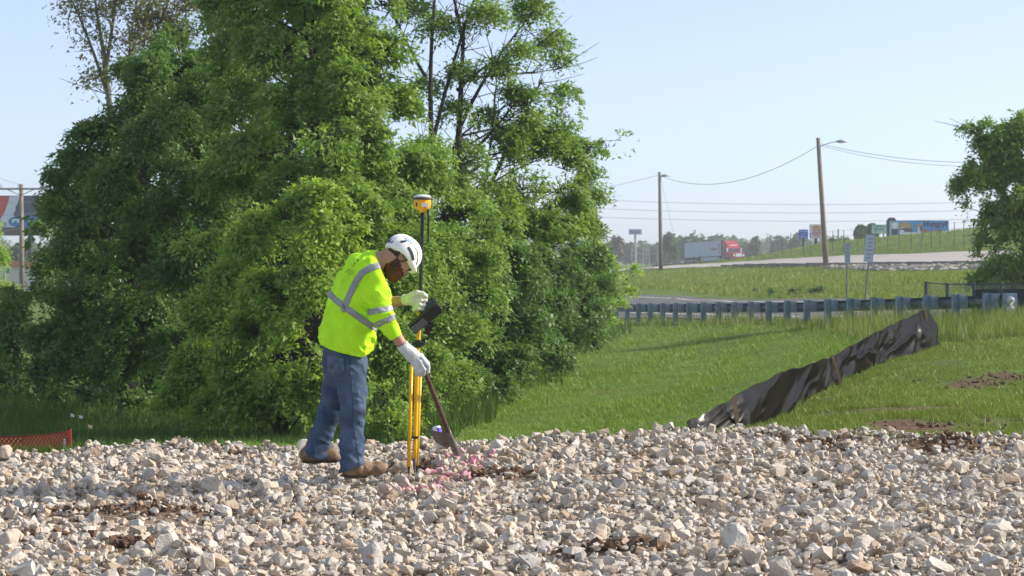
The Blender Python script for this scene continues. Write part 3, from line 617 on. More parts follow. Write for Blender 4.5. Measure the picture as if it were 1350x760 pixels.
tree('thorn_tree', 'low dark spreading tree between the mulberry and the sapling at the guardrail',
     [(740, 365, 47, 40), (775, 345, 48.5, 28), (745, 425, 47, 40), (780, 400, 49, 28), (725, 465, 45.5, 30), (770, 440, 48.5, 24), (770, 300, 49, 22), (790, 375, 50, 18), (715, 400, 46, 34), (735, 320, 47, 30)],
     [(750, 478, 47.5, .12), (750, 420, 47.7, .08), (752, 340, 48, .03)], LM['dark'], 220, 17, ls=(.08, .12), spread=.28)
tree('slender_sapling', 'slender leafy sapling leaning over the left end of the guardrail',
     [(778, 300, 58, 14), (785, 330, 58, 18), (800, 350, 59, 16), (790, 380, 58, 22), (815, 372, 60, 12), (805, 400, 60, 16), (775, 410, 57, 22), (790, 425, 58, 18), (768, 270, 58, 10), (828, 385, 61, 6), (770, 360, 57, 22), (835, 355, 61, 5)],
     [(790, 445, 59, .06), (790, 380, 59, .045), (780, 280, 58.5, .012)], LM['light'], 150, 8, ls=(.08, .12), spread=.3, cat='sapling')
# pale, thinly leafed tree behind
BL = [((170, 380, 52), (150, 180, 52), (135, 60, 52), .14, .05), ((140, 120, 52), (115, 40, 52), (85, -20, 52), .05, .015), ((138, 100, 52), (150, 30, 52), (160, -60, 52), .055, .02), ((150, 200, 52), (190, 80, 53), (235, -30, 53), .07, .02), ((185, 95, 53), (210, 50, 53), (250, 20, 53), .03, .01), ((140, 80, 52), (125, 20, 52), (120, -60, 52), .045, .02), ((170, 130, 52.5), (165, 60, 52), (190, -40, 52), .04, .015)]
def pale_limbs(mb, rng):
    for a, b, c, r0, r1 in BL: mb.tube(bez(P(*a), P(*b), P(*c), 14), np.linspace(r0, r1, 14), 6)
    for k in range(200):
        a, b, c, r0, r1 = BL[int(rng.integers(len(BL)))]; q = bez(P(*a), P(*b), P(*c), 21)[int(rng.uniform(.35, 1) * 20)]
        d_ = norm(rng.normal(0, 1, 3) + np.array((0, 0, .8))); limb_mesh(mb, q, q + d_ * rng.uniform(.4, 1.3), .014, .004, 0, 5, 4, rng)
t_, _ = tree('pale_sparse_tree', 'pale thinly leafed tree with forked grey branches against the sky', [(230, 60, 53, 45), (200, 25, 53, 40), (245, 15, 53, 40), (255, 90, 54, 30), (215, 95, 53, 30)],
     [(172, 500, 52, .2), (170, 380, 52, .15), (162, 250, 52, .1)], LM['olive'], 75, 9, bm_=bark_grey, extra=pale_limbs, leaves=12, spread=.4, ls=(.09, .13), twigs=.6, fill=.2)
(V, Fq), _ = sprays([(*P(a, b, 52), r * 52 / F) for a, b, r in ((110, 20, 30), (130, 60, 28), (160, 15, 36), (140, 100, 22), (175, 60, 30), (95, 0, 20), (120, 110, 20), (185, -10, 40), (130, -20, 40))], 75, np.random.default_rng(67), (.09, .13), .5, .2, .6, 9); obj('thin_leaves', V, Fq, LM['olive'], t_)
# far left lower shrubs
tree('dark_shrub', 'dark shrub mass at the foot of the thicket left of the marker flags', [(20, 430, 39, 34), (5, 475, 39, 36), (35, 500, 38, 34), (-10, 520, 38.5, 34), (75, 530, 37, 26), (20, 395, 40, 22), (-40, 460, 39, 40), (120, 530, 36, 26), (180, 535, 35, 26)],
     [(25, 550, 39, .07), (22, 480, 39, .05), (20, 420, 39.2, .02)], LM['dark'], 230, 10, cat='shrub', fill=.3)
tree('yellow_green_tree', 'sunlit yellow green tree at the picture\'s edge below the red billboard', [(-8, 345, 75, 22), (-5, 385, 75, 24), (12, 405, 74, 18), (-20, 310, 75, 22), (5, 430, 74, 24), (-35, 370, 75, 30)],
     [(-15, 470, 75, .12), (-15, 400, 75, .08), (-18, 330, 75, .03)], LM['light'], 120, 11, ls=(.1, .16), spread=.35, leaves=18)
# tree on the right
tree('leaning_green_tree', 'dark green tree with outreaching branches behind the screened chain link fence',
     [(1300, 195, 58, 22), (1280, 170, 58, 11), (1330, 185, 58, 30), (1285, 225, 58, 18), (1270, 250, 58, 14), (1305, 240, 58, 30), (1345, 235, 58, 36), (1280, 275, 58, 14), (1310, 285, 58, 28), (1345, 295, 58, 38), (1300, 325, 58, 20), (1335, 345, 58, 36), (1375, 260, 58, 50), (1385, 340, 58, 50), (1305, 365, 58, 20), (1335, 385, 58, 26), (1370, 190, 58, 36), (1310, 212, 58, 24), (1262, 240, 58, 7), (1300, 168, 58, 9), (1345, 160, 58, 14), (1290, 372, 58, 12)],
     [(1372, 425, 59, .2), (1368, 330, 59, .16), (1360, 220, 58.5, .07), (1356, 170, 58.5, .03)], LM['mid'], 165, 12, ls=(.10, .15), spread=.32, leaves=18, cull=-.22, extra=lambda mb, rng: [mb.tube(bez(P(1300, 185, 58), P(1278, 168, 58), P(1232, 160, 58), 8), np.linspace(.02, .004, 8), 5), mb.tube(bez(P(1278, 170, 58), P(1262, 160, 58), P(1250, 156, 58), 6), np.linspace(.01, .003, 6), 4)])

# ================================================================ GRASS
def blades(x, y, h, wdt, rng, lean=.35, wind=(0, 0)):
    n = len(x); z = hgt(x, y); a = rng.uniform(0, 6.283, n); l = np.abs(rng.normal(0, lean, n)) * h; a2 = rng.uniform(0, 6.283, n)
    b = np.stack([x, y, z - .01], 1); s_ = np.stack([np.cos(a), np.sin(a), 0 * a], 1) * (wdt * .5)[:, None]
    tip = b + np.stack([np.cos(a2) * l + wind[0] * h, np.sin(a2) * l + wind[1] * h, h], 1)
    V = np.stack([b - s_, b + s_, tip], 1).reshape(-1, 3); i = np.arange(n * 3).reshape(n, 3)
    return V, i
GM = {'lawn': leaf_mat('grass_lawn', [(.130, .215, .036), (.172, .262, .045), (.22, .30, .06), (.148, .23, .04)], .3, .5, (1.2, 1.3, .6)),
      'dark': leaf_mat('grass_lush_painted_shade', [(.045, .092, .016), (.065, .122, .021), (.085, .145, .027)], .3, .5, (1.2, 1.3, .6)),  # lush green, darkened further: shade of the left ditch painted into the blades
      'tall': leaf_mat('grass_tall', [(.13, .19, .033), (.18, .24, .045), (.24, .26, .08), (.30, .29, .14)], .3, .5, (1.2, 1.3, .6)),
      'rank': leaf_mat('grass_rank', [(.07, .125, .022), (.10, .16, .03), (.14, .19, .045), (.09, .15, .026)], .3, .5, (1.2, 1.3, .6)),
      'pad': leaf_mat('grass_pad', [(.135, .185, .035), (.175, .225, .045), (.22, .255, .065), (.15, .195, .038)], .3, .5, (1.2, 1.3, .6)),
      'field': leaf_mat('grass_field', [(.16, .21, .033), (.20, .25, .042), (.24, .265, .06)], .3, .5, (1.2, 1.3, .6))}
rg = np.random.default_rng(5)
def fan(n, d0, d1, t0, t1, pw=1.0):
    """random ground points between distances d0..d1 and bearings t0..t1, thinning with distance"""
    v = rg.random(n) ** pw; D = 1 / (1 / d0 + (1 / d1 - 1 / d0) * v); t = rg.uniform(t0, t1, n); return t * D, D
def side_of_fence(x, y):    # >0 on the pad side of the silt fence
    fx = np.interp(y, [17.0, 18.3, 19, 20.5, 23, 25.5, 30, 34, 40, 50, 84], [1.4, 1.67, 2.1, 2.53, 3.16, 3.92, 5.3, 6.86, 8.6, 11.2, 5.0]); return x - fx
def rail_side(x, y): return (x - RA[0]) * RN[0] + (y - RA[1]) * RN[1]      # >0 beyond the guardrail
# slope left of the silt fence
x, y = fan(330000, 17.6, 95, -.14, .235); k = (side_of_fence(x, y) < .05) & (rail_side(x, y) < .6) & (y > ROCK_Y1(x) + .1)
treeline = np.interp(y, [17, 24, 32, 46, 72, 95], [-1.6, -1.6, -1.4, -.3, 2.4, 4.2]); k &= x > treeline - .8
x, y = x[k], y[k]; st = np.sin((x * .93 - (y - 20) * .235 + .6 * fbm2(x * .3, y * .1, 3)) * 2.6)
h = rg.uniform(.025, .075, len(x)) * (1 + .35 * st) * (1 + np.clip((y - 30) / 50, 0, .6)); V, Fq = blades(x, y, h, .006 + .0003 * y, rg, .45, (-.25, -.1))
o = obj('slope_grass', V, Fq, GM['lawn']); set_props(o, 'mown bright green grass on the slope below the guardrail', 'grass', kind='stuff')
# grass left, behind the stone bed, ditch shade put into its colour
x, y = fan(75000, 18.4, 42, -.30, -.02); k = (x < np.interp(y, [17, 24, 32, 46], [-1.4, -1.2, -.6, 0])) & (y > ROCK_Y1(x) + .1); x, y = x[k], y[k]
V, Fq = blades(x, y, rg.uniform(.07, .15, len(x)) * (1 + np.clip((y - 22) / 10, 0, .6)), .007 + .0003 * y, rg, .5); o = obj('ditch_grass', V, Fq, GM['dark']); set_props(o, 'longer grass darkened as if shaded in the ditch below the trees', 'grass', kind='stuff')
# pad right of the silt fence
x, y = fan(225000, 17.5, 46, .02, .36); k = (side_of_fence(x, y) > .12) & (y > ROCK_Y1(x) + .05) & (rail_side(x, y) < -.5); k &= (rg.random(len(x)) > (dirt_amount(x, y) - .18) * 2.6); x, y = x[k], y[k]
V, Fq = blades(x, y, rg.uniform(.02, .06, len(x)) * (1 + .4 * fbm2(x, y, 44)), .006 + .0003 * y, rg, .6); o = obj('pad_grass', V, Fq, GM['pad']); set_props(o, 'thin young grass on the level pad right of the black silt fence', 'grass', kind='stuff')
# tall weeds before the guardrail and along the thicket
x, y = fan(80000, 24, 95, .0, .27); rs = rail_side(x, y); sf = side_of_fence(x, y); k = ((rs < .9) & (rs > -1.5 - 3.0 * np.clip((62 - y) / 20, 0, 1)) & ((y < 46) == False)) | ((y > 33.5) & (y < 47) & (sf > -2.2) & (rs < .4) & (x < 12.5) & (y > 37 - .0 * x))
x, y = x[k], y[k]; keep = rg.random(len(x)) < .45 + .55 * (fbm2(x * .8, y * .4, 12) > -.1); x, y = x[keep], y[keep]
V, Fq = blades(x, y, rg.uniform(.2, .62, len(x)) * (.8 + .45 * (fbm2(x * .7, y * .35, 14))), .008 + .0003 * y, rg, .3); o = obj('tall_weeds', V, Fq, GM['tall']); set_props(o, 'tall seeding grass and weeds growing along the guardrail posts', 'weeds', kind='stuff')
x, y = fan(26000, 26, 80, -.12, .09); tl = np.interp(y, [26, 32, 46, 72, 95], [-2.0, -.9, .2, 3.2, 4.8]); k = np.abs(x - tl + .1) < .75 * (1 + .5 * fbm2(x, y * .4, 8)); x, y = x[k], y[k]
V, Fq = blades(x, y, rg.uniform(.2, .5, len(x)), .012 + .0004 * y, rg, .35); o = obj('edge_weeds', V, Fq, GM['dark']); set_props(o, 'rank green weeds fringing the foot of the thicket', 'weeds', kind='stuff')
x, y = rg.uniform(6.6, 13.5, 16000), rg.uniform(35, 50, 16000); k = (rail_side(x, y) < .35) & (y > 35.2 + 2.1 * (x - 6.9)) & (np.abs(x / y - .225) < .055); x, y = x[k], y[k]; cl_ = fbm2(x * .9, y * .5, 15)
V, Fq = blades(x, y, rg.uniform(.12, .5, len(x)) * (.8 + .6 * cl_), .013 + .0002 * y, rg, .3); o = obj('rank_weeds', V, Fq, GM['rank']); set_props(o, 'rank dark green weeds between the end of the silt fence and the guardrail', 'weeds', kind='stuff')
# fields beyond the road
x, y = fan(135000, 62, 260, .03, .34); k = rail_side(x, y) > 11.6 + .0 * y
yn = np.interp(np.arctan2(x, y), np.arctan2(pn[:, 0], pn[:, 1]), pn[:, 1]); yf = np.interp(np.arctan2(x, y), np.arctan2(pf[:, 0], pf[:, 1]), pf[:, 1]); k &= (y < yn - .8) | (y > yf + 1.5); x, y = x[k], y[k]
V, Fq = blades(x, y, rg.uniform(.10, .30, len(x)) * (.8 + .35 * fbm2(x * .12, y * .05, 77)), .02 + .0004 * y, rg, .4); o = obj('field_grass', V, Fq, GM['field']); set_props(o, 'rough uncut grass on the bank between the road and the upper road', 'grass', kind='stuff')
def weed_plant(label, px, py, D, wpx, hpx, seed, m_, cat='weed', grp=None, name='weed_clump'):
    lob = [(px + random.uniform(-wpx, wpx) * .5, py - hpx * random.uniform(.25, .9), D, hpx * .28) for k in range(7)]
    return tree(name, label, lob, [(px, py, D, .02), (px, py - hpx * .5, D, .012), (px, py - hpx * .9, D, .006)], m_, 60 if cat != 'weed' else 22, seed, ls=(.08, .14), spread=.25, leaves=16, cat=cat, twigs=.2, fill=.1, group=grp)
weed_plant('dark green bramble patch lying in the roadside field', 1040, 392, 104, 90, 13, 21, LM['dark'], 'bramble', None, 'bramble')
weed_plant('low bush on the verge in front of the lorry', 942, 351, 240, 34, 9, 22, LM['mid'], 'bush', None, 'verge_bush')

# ================================================================ THE WORKER
def surface_nets(D, lo, h):
    """smooth mesh of the zero level of a sampled field"""
    nx_, ny_, nz_ = D.shape; s = D < 0
    c = (nx_ - 1, ny_ - 1, nz_ - 1); acc = np.zeros(c + (3,)); cnt = np.zeros(c)
    corner = [(i, j, k) for i in (0, 1) for j in (0, 1) for k in (0, 1)]
    sl_ = lambda o: tuple(slice(o[a], o[a] + c[a]) for a in range(3))
    for a in corner:
        for ax in range(3):
            if a[ax]: continue
            b = list(a); b[ax] = 1; b = tuple(b); da, db = D[sl_(a)], D[sl_(b)]; m_ = s[sl_(a)] != s[sl_(b)]
            t = np.where(m_, da / np.where(m_, da - db, 1), 0)
            for q in range(3): acc[..., q] += np.where(m_, (a[q] + t) if q == ax else a[q], 0)
            cnt += m_
    act = cnt > 0; idm = np.full(c, -1); idm[act] = np.arange(act.sum()); ii = np.argwhere(act)
    V = (ii + acc[act] / cnt[act][:, None]) * h + lo; Fs = []
    for ax in range(3):
        o1, o2 = [(1, 2), (2, 0), (0, 1)][ax]
        a = [slice(None)] * 3; b = [slice(None)] * 3; a[ax] = slice(0, -1); b[ax] = slice(1, None)
        ch = s[tuple(a)] != s[tuple(b)]; e = np.argwhere(ch); e = e[(e[:, o1] > 0) & (e[:, o2] > 0) & (e[:, o1] < D.shape[o1] - 1) & (e[:, o2] < D.shape[o2] - 1)]
        if not len(e): continue
        inside = s[tuple(e.T)]
        def cell(d1, d2):
            q = e.copy(); q[:, o1] += d1; q[:, o2] += d2; return idm[tuple(q.T)]
        f = np.stack([cell(-1, -1), cell(0, -1), cell(0, 0), cell(-1, 0)], 1); f[~inside] = f[~inside][:, ::-1]; Fs.append(f)
    return V, np.vstack(Fs)
def grid(lo, hi, h):
    lo = np.asarray(lo, float); n = np.ceil((np.asarray(hi) - lo) / h).astype(int) + 1
    g = np.stack(np.meshgrid(*[lo[i] + h * np.arange(n[i]) for i in range(3)], indexing='ij'), -1); return g
def smin(a, b, k):
    h_ = np.clip(.5 + .5 * (b - a) / k, 0, 1); return b * (1 - h_) + a * h_ - k * h_ * (1 - h_)
def rc(p, a, b, ra, rb):
    a, b = np.asarray(a, float), np.asarray(b, float); d_ = b - a; t = np.clip(((p - a) @ d_) / (d_ @ d_), 0, 1)
    return np.linalg.norm(p - a - t[..., None] * d_, axis=-1) - (ra + (rb - ra) * t)
def chain(p, pts, rads, k=.03):
    r = None
    for i in range(len(pts) - 1):
        q = rc(p, pts[i], pts[i + 1], rads[i], rads[i + 1]); r = q if r is None else smin(r, q, k)
    return r
def ell(p, c, r, R_=None):
    q = p - np.asarray(c)
    if R_ is not None: q = q @ R_          # columns of R_ are the axes
    r = np.asarray(r, float); k0 = np.linalg.norm(q / r, axis=-1); k1 = np.linalg.norm(q / r ** 2, axis=-1); return k0 * (k0 - 1) / (k1 + 1e-9)
def loft(p, cs, ab, Lv, k=.04):
    """torso like body: centres, half widths (lateral, front-back)"""
    r = None; Lv = norm(Lv)
    for i in range(len(cs) - 1):
        a, b = cs[i], cs[i + 1]; d_ = b - a; ax = norm(d_); Sv = np.cross(ax, Lv); t = np.clip(((p - a) @ d_) / (d_ @ d_), 0, 1)
        q = p - a - t[..., None] * d_; A = ab[i][0] + (ab[i + 1][0] - ab[i][0]) * t; B = ab[i][1] + (ab[i + 1][1] - ab[i][1]) * t
        m_ = np.sqrt(((q @ Lv) / A) ** 2 + ((q @ Sv) / B) ** 2 + ((q @ ax) / B) ** 2); dd = (m_ - 1) * np.minimum(A, B); r = dd if r is None else smin(r, dd, k)
    return r
def cut(p, o, n_): return (p - np.asarray(o)) @ norm(n_)          # >0 on the side of n_
DM = 15.0
def M(px, py, dy=0.0):
    q = P(px, py, DM); q[1] += dy; return q
YAW = math.radians(28); LAT = np.array((-math.sin(YAW), math.cos(YAW), 0)); FWD = np.array((math.cos(YAW), math.sin(YAW), 0))

torso_c = [M(455, 480), M(457, 455), M(458, 440), M(466, 410), M(474, 381), M(483, 359), M(493, 347)]
torso_r = [(.195, .158), (.208, .168), (.213, .172), (.208, .162), (.212, .152), (.185, .118), (.10, .08)]
shN, elN, cuN, wrN = M(495, 363, -.175), M(506, 414, -.25), M(524.5, 443.5, -.24), M(536, 458, -.22)
shF, elF, cuF, wrF = M(466, 360, .17), M(488, 404, .24), M(512, 398, .18), M(534, 396, .115)
nk0, nk1 = M(490, 349), M(517, 338)
HC = M(527, 339, .0); pit, yw = math.radians(52), math.radians(27)
hf = np.array((math.cos(yw), math.sin(yw), 0)); HFv = math.cos(pit) * hf - math.sin(pit) * np.array((0, 0, 1.)); HUv = math.sin(pit) * hf + math.cos(pit) * np.array((0, 0, 1.)); HLv = np.cross(HUv, HFv)
HR3 = np.stack([HFv, HLv, HUv], 1)
def hp(f, l, u): return HC + f * HFv + l * HLv + u * HUv
hipN, knN, anN = M(462, 490, -.085), M(467, 546, -.115), M(466, 612, -.12)
hipF, knF, anF = M(449, 490, .085), M(433, 548, .12), M(413, 602, .125)

man = thing('person', 'worker in lime hi-vis shirt, jeans and white helmet bending over a survey pole', 'person', M(462, 632))
skin = mat('skin', (.44, .225, .155), .55, var=.12, vscale=30, spec=.35)
limec = mat('hivis_lime', (.48, .90, .020), .75, var=.12, vscale=6, bump=.15, bscale=120, spec=.2)
# fluorescent cloth turns blue skylight into lime light: a little brighter than any plain dye
tape_m = mat('reflective_tape', (.27, .28, .28), .5, metal=.2, var=.1, vscale=60, spec=.5)
denim = mat('denim', (.028, .050, .100), .9, col2=(.105, .145, .215), vscale=6, bump=.35, bscale=160, spec=.15)
boot_m = mat('tan_leather', (.15, .095, .055), .85, col2=(.28, .20, .135), vscale=22, bump=.3, bscale=60, spec=.25); sole_m = mat('boot_sole', (.06, .045, .035), .9, var=.3, vscale=30)
glove_m = mat('glove_cream', (.62, .63, .52), .8, var=.1, vscale=40, bump=.4, bscale=70, spec=.2); glove_grey = mat('glove_grey', (.55, .58, .57), .8, var=.12, vscale=40, bump=.4, bscale=70, spec=.2)
beard_m = mat('beard_red_brown', (.13, .040, .016), .8, var=.5, vscale=90, bump=.9, bscale=140, spec=.2)
helm_m = mat('helmet_white', (.80, .80, .78), .3, spec=.5); black = mat('black_plastic', (.018, .018, .02), .45, var=.2); strap_m = mat('strap_black', (.025, .025, .028), .8)

def bake_sdf(name, fn, lo, hi, h, m_, parent=None, smooth=True):
    g = grid(lo, hi, h); D = fn(g.reshape(-1, 3)).reshape(g.shape[:3]); V, Fq = surface_nets(D, np.asarray(lo, float), h)
    return obj(name, V, Fq, m_, parent, smooth), g, D
# --- body: one continuous surface
def body(p):
    d_ = loft(p, torso_c, [(a - .03, b - .03) for a, b in torso_r], LAT)
    d_ = smin(d_, chain(p, [torso_c[-2], nk0, nk1], [.075, .066, .060]), .05)
    hd = ell(p, HC + .005 * HUv, (.100, .078, .118), HR3); hd = smin(hd, ell(p, hp(.035, 0, -.065), (.068, .058, .062), HR3), .03)
    hd = smin(hd, rc(p, hp(.098, 0, .005), hp(.118, 0, -.032), .010, .016), .012)                      # nose
    for s_ in (-1, 1):
        hd = smin(hd, ell(p, hp(.088, .033 * s_, .022), (.016, .026, .010), HR3), .012)                 # brow
        hd = smin(hd, ell(p, hp(.075, .045 * s_, -.02), (.025, .02, .022), HR3), .015)                  # cheek
        hd = np.maximum(hd, -ell(p, hp(.100, .032 * s_, .002), (.012, .018, .009), HR3))                # eye socket
        hd = smin(hd, ell(p, hp(.097 - .006, .032 * s_, .002), (.011, .013, .010), HR3), .003)          # eyeball
        e_ = ell(p, hp(-.012, .079 * s_, -.012), (.022, .011, .034), HR3); e_ = np.maximum(e_, -ell(p, hp(-.008, .089 * s_, -.010), (.012, .008, .022), HR3)); hd = smin(hd, e_, .006)
    hd = np.maximum(hd, -ell(p, hp(.106, 0, -.062), (.012, .026, .004), HR3))                            # mouth line
    hd = smin(hd, rc(p, hp(.098, -.02, -.068), hp(.098, .02, -.068), .008, .008), .006)
    d_ = smin(d_, hd, .03)
    for a, b, c, e in ((shN, elN, wrN, None), (shF, elF, wrF, None)):
        d_ = smin(d_, chain(p, [a, b, .5 * b + .5 * c, c], [.058, .050, .044, .031], .02), .03)
    for a, b, c in ((hipN, knN, anN), (hipF, knF, anF)): d_ = smin(d_, chain(p, [a, b, .6 * b + .4 * c, c], [.085, .060, .055, .042], .03), .04)
    return d_
lo = np.array((-1.65, 14.55, -.12)); hi = np.array((-.62, 15.5, 1.72))
bake_sdf('body', body, lo, hi, .0105, skin, man)
# --- shirt
def wrinkle(p, amp):
    q = p * np.array((9, 9, 9)); w1 = np.sin((p @ np.array((38, 12, 22))) + 3 * vnoise(q, 3)) * (vnoise(p * 6, 8) * .5 + .5); w2 = vnoise(p * np.array((16, 16, 10)), 4)
    w3 = (1 - np.abs(vnoise(p * np.array((15., 15., 7.)) + (p @ np.array((0, 0, 1.)))[:, None] * np.array((9., 4., 0)), 71))) ** 5; w4 = (1 - np.abs(vnoise(p * np.array((6., 6., 17.)) + 3, 72))) ** 5
    return amp * (.45 * w1 + .7 * w2 - .9 * w3 - .8 * w4 + .2)
def shirt(p):
    d_ = loft(p, torso_c, torso_r, LAT, .05)
    d_ = smin(d_, chain(p, [M(486, 360, -.08), shN, .5 * shN + .5 * elN, elN, cuN], [.10, .084, .077, .066, .047], .03), .045)
    d_ = smin(d_, chain(p, [M(474, 358, .08), shF, .5 * shF + .5 * elF, elF, cuF], [.10, .085, .078, .066, .048], .03), .045)
    d_ = smin(d_, chain(p, [torso_c[-2], nk0], [.08, .078]), .03)
    d_ = d_ + wrinkle(p, .013)
    d_ = np.maximum(d_, cut(p, M(452, 460.5), (-.25, .08, -1)))                     # hem
    d_ = np.maximum(d_, cut(p, cuN, cuN - elN)); d_ = np.maximum(d_, np.where(p[:, 0] > M(500, 0)[0], cut(p, cuF, cuF - elF), -1) * (p[:, 1] > 15.05) - (p[:, 1] <= 15.05) * 1.0)
    d_ = np.maximum(d_, np.where(p[:, 2] > M(0, 372)[2], cut(p, M(499, 344), nk1 - nk0), -1.0))     # collar
    return d_
h_ = .0075; lo = np.array(M(408, 480)) * [1, 0, 1] + [0, 14.58, 0]; hi = np.array(M(540, 322)) * [1, 0, 1] + [0, 15.42, 0]
sh_o, gS, DS = bake_sdf('shirt', shirt, lo, hi, h_, limec, man)
pxS = gS[..., 0] * F / DM + 675; pyS = HZ - (gS[..., 2] - CZ) * F / DM; kx = DM / F
def segdist(px, py, pts):
    r = None
    for (ax, ay), (bx, by) in zip(pts[:-1], pts[1:]):
        dx, dy = bx - ax, by - ay; t = np.clip(((px - ax) * dx + (py - ay) * dy) / (dx * dx + dy * dy), 0, 1); q = np.hypot(px - ax - t * dx, py - ay - t * dy); r = q if r is None else np.minimum(r, q)
    return r
def patch(name, region, m_, parent, D, lo_, hh, out=.005, inn=.009, smooth=True):
    V, Fq = surface_nets(np.maximum(np.maximum(D - out, -(D + inn)), region), lo_, hh); return obj(name, V, Fq, m_, parent, smooth)
arm_zone = rc(gS.reshape(-1, 3), shN, elN, .094, .085).reshape(DS.shape); arm2 = rc(gS.reshape(-1, 3), elN, cuN, .085, .07).reshape(DS.shape); arm = np.minimum(arm_zone, arm2)
band = np.abs((pyS - 392) - (pxS - 440) * .70) * .82 * kx - .024
patch('reflective_band', np.maximum(band, -(arm - .0)), tape_m, sh_o, DS, lo, h_)
strap = (segdist(pxS, pyS, [(505, 349), (492, 353), (480, 360), (472, 371), (464, 388), (456, 407)]) - 4.6) * kx
patch('reflective_brace', np.maximum(strap, gS[..., 1] - 15.06), tape_m, sh_o, DS, lo, h_)
for a, b in (((488, 411), (519, 405)), ((497, 428), (523, 416.5))):
    patch('sleeve_band', np.maximum((segdist(pxS, pyS, [a, b]) - 4.2) * kx, arm - .012), tape_m, sh_o, DS, lo, h_)
# small dark print on the back of the shirt
ink = mat('shirt_print', (.03, .06, .02), .8)
Vs = np.array([v.co[:] for v in sh_o.data.vertices]) + wloc(man); from mathutils.bvhtree import BVHTree
bvh = BVHTree.FromPolygons([tuple(v) for v in Vs], [tuple(f.vertices) for f in sh_o.data.polygons])
pr = MB()
def ink_quad(px, py, wpx, hpx, ang):
    c, s_ = math.cos(ang), math.sin(ang); vs = []
    for a, b in ((-1, -1), (1, -1), (1, 1), (-1, 1)):
        x_, y_ = px + (a * wpx * c - b * hpx * s_) / 2, py + (a * wpx * s_ + b * hpx * c) / 2
        tgt = M(x_, y_); o_ = Vector((0, 0, CZ)); dr = (Vector(tgt) - o_).normalized(); hit = bvh.ray_cast(o_, dr)
        if hit[0] is None: return
        vs.append(np.array(hit[0]) + np.array(hit[1]) * .004)
    pr.add(np.array(vs), [[0, 1, 2, 3]])
an = math.radians(-40)
for px, py, a, b in ((472, 343.7, 2.4, 2.0), (467.7, 347, 2.2, .6), (467.3, 349, .6, 2), (468.8, 348.4, .6, 1.6), (464, 349.5, .6, 3.2), (465, 351, 2, .5), (466, 352, .6, 1.6)): ink_quad(px, py, a, b, an)
rk = random.Random(4)
for r_ in range(5):
    for c_ in range(4):
        if rk.random() < .85: ink_quad(455.5 + r_ * 1.7 + c_ * 1.55, 358.5 - r_ * 1.0 + c_ * 1.75, rk.uniform(.7, 1.2), rk.uniform(.5, .9), an)
pr.build('printed_marks', ink, sh_o)
# --- jeans
def jeans(p):
    d_ = loft(p, [M(453, 462), M(455, 478), M(456, 492)], [(.178, .138), (.182, .142), (.165, .132)], LAT, .03)
    hip_ = d_; d_ = smin(hip_, chain(p, [hipN, .5 * hipN + .5 * knN + np.array((.008, 0, 0)), knN, M(465, 582, -.12), M(466.5, 622, -.12)], [.108, .095, .081, .078, .080], .03), .035)
    d_ = smin(d_, smin(hip_, chain(p, [hipF, .5 * hipF + .5 * knF, knF, M(421, 578, .125), M(411, 610, .125)], [.108, .094, .080, .077, .079], .03), .035), .008)
    low = np.clip((.42 - p[:, 2]) / .35, 0, 1)
    fold = np.sin(p[:, 2] * 95 + 4 * vnoise(p * np.array((7, 7, 5)), 17)) * (.002 + .010 * low ** 2) * (.4 + .6 * (vnoise(p * 5, 23) * .5 + .5))
    kz = np.exp(-((p[:, 2] - .37) / .10) ** 2); cr = (1 - np.abs(vnoise(p * np.array((9., 9., 24.)) + p[:, :1] * np.array((0, 0, 14.)), 61))) ** 4; fold = fold * .6 - .012 * cr * (.35 + .65 * np.maximum(np.maximum(kz, low), np.exp(-((p[:, 2] - .74) / .09) ** 2)))
    d_ = d_ + fold + .0085 * vnoise(p * np.array((14, 14, 9)), 5) + .004 * vnoise(p * 30, 6)
    d_ = np.maximum(d_, cut(p, M(453, 455), (.1, 0, 1)))
    zn = np.where(p[:, 1] < 15.0 + (p[:, 0] - M(448, 0)[0]) * .3, cut(p, M(466, 616), (.35, 0, -1)), cut(p, M(412, 605), (-.35, .0, -1))); return np.maximum(d_, zn)
lo = np.array(M(385, 640)) * [1, 0, 1] + [0, 14.6, 0]; hi = np.array(M(500, 448)) * [1, 0, 1] + [0, 15.4, 0]
jn, gJ, DJ = bake_sdf('jeans', jeans, lo, hi, .0075, denim, man)
pxJ = gJ[..., 0] * F / DM + 675; pyJ = HZ - (gJ[..., 2] - CZ) * F / DM; kn = np.maximum(gJ[..., 1] - 14.98, -10)
stitch = mat('denim_seam', (.035, .055, .10), .9); pocket_m = mat('denim_pocket', (.045, .07, .125), .9, col2=(.11, .155, .225), vscale=20, bump=.3, bscale=160)
box_ = np.maximum(np.maximum(np.abs(pxJ - 445 - (pyJ - 482) * .06) - 11.5, np.abs(pyJ - 482 - (pxJ - 445) * .10) - 13), (pyJ - 490) * .8 + np.abs(pxJ - 446) * .55 - 5) * kx
pk = patch('back_pocket', np.maximum(box_, kn), pocket_m, jn, DJ, lo, .0075, .0055)
patch('side_seam', np.maximum((segdist(pxJ, pyJ, [(464, 470), (466, 500), (468, 530), (469, 560), (474, 590), (476, 612)]) - 1.0) * kx, kn), stitch, jn, DJ, lo, .0075, .004)
patch('belt', np.maximum(np.abs((pyJ - 459) - (pxJ - 453) * .22) * kx - .016, -.1), mat('belt_dark', (.03, .028, .03), .6), jn, DJ, lo, .0075, .008)
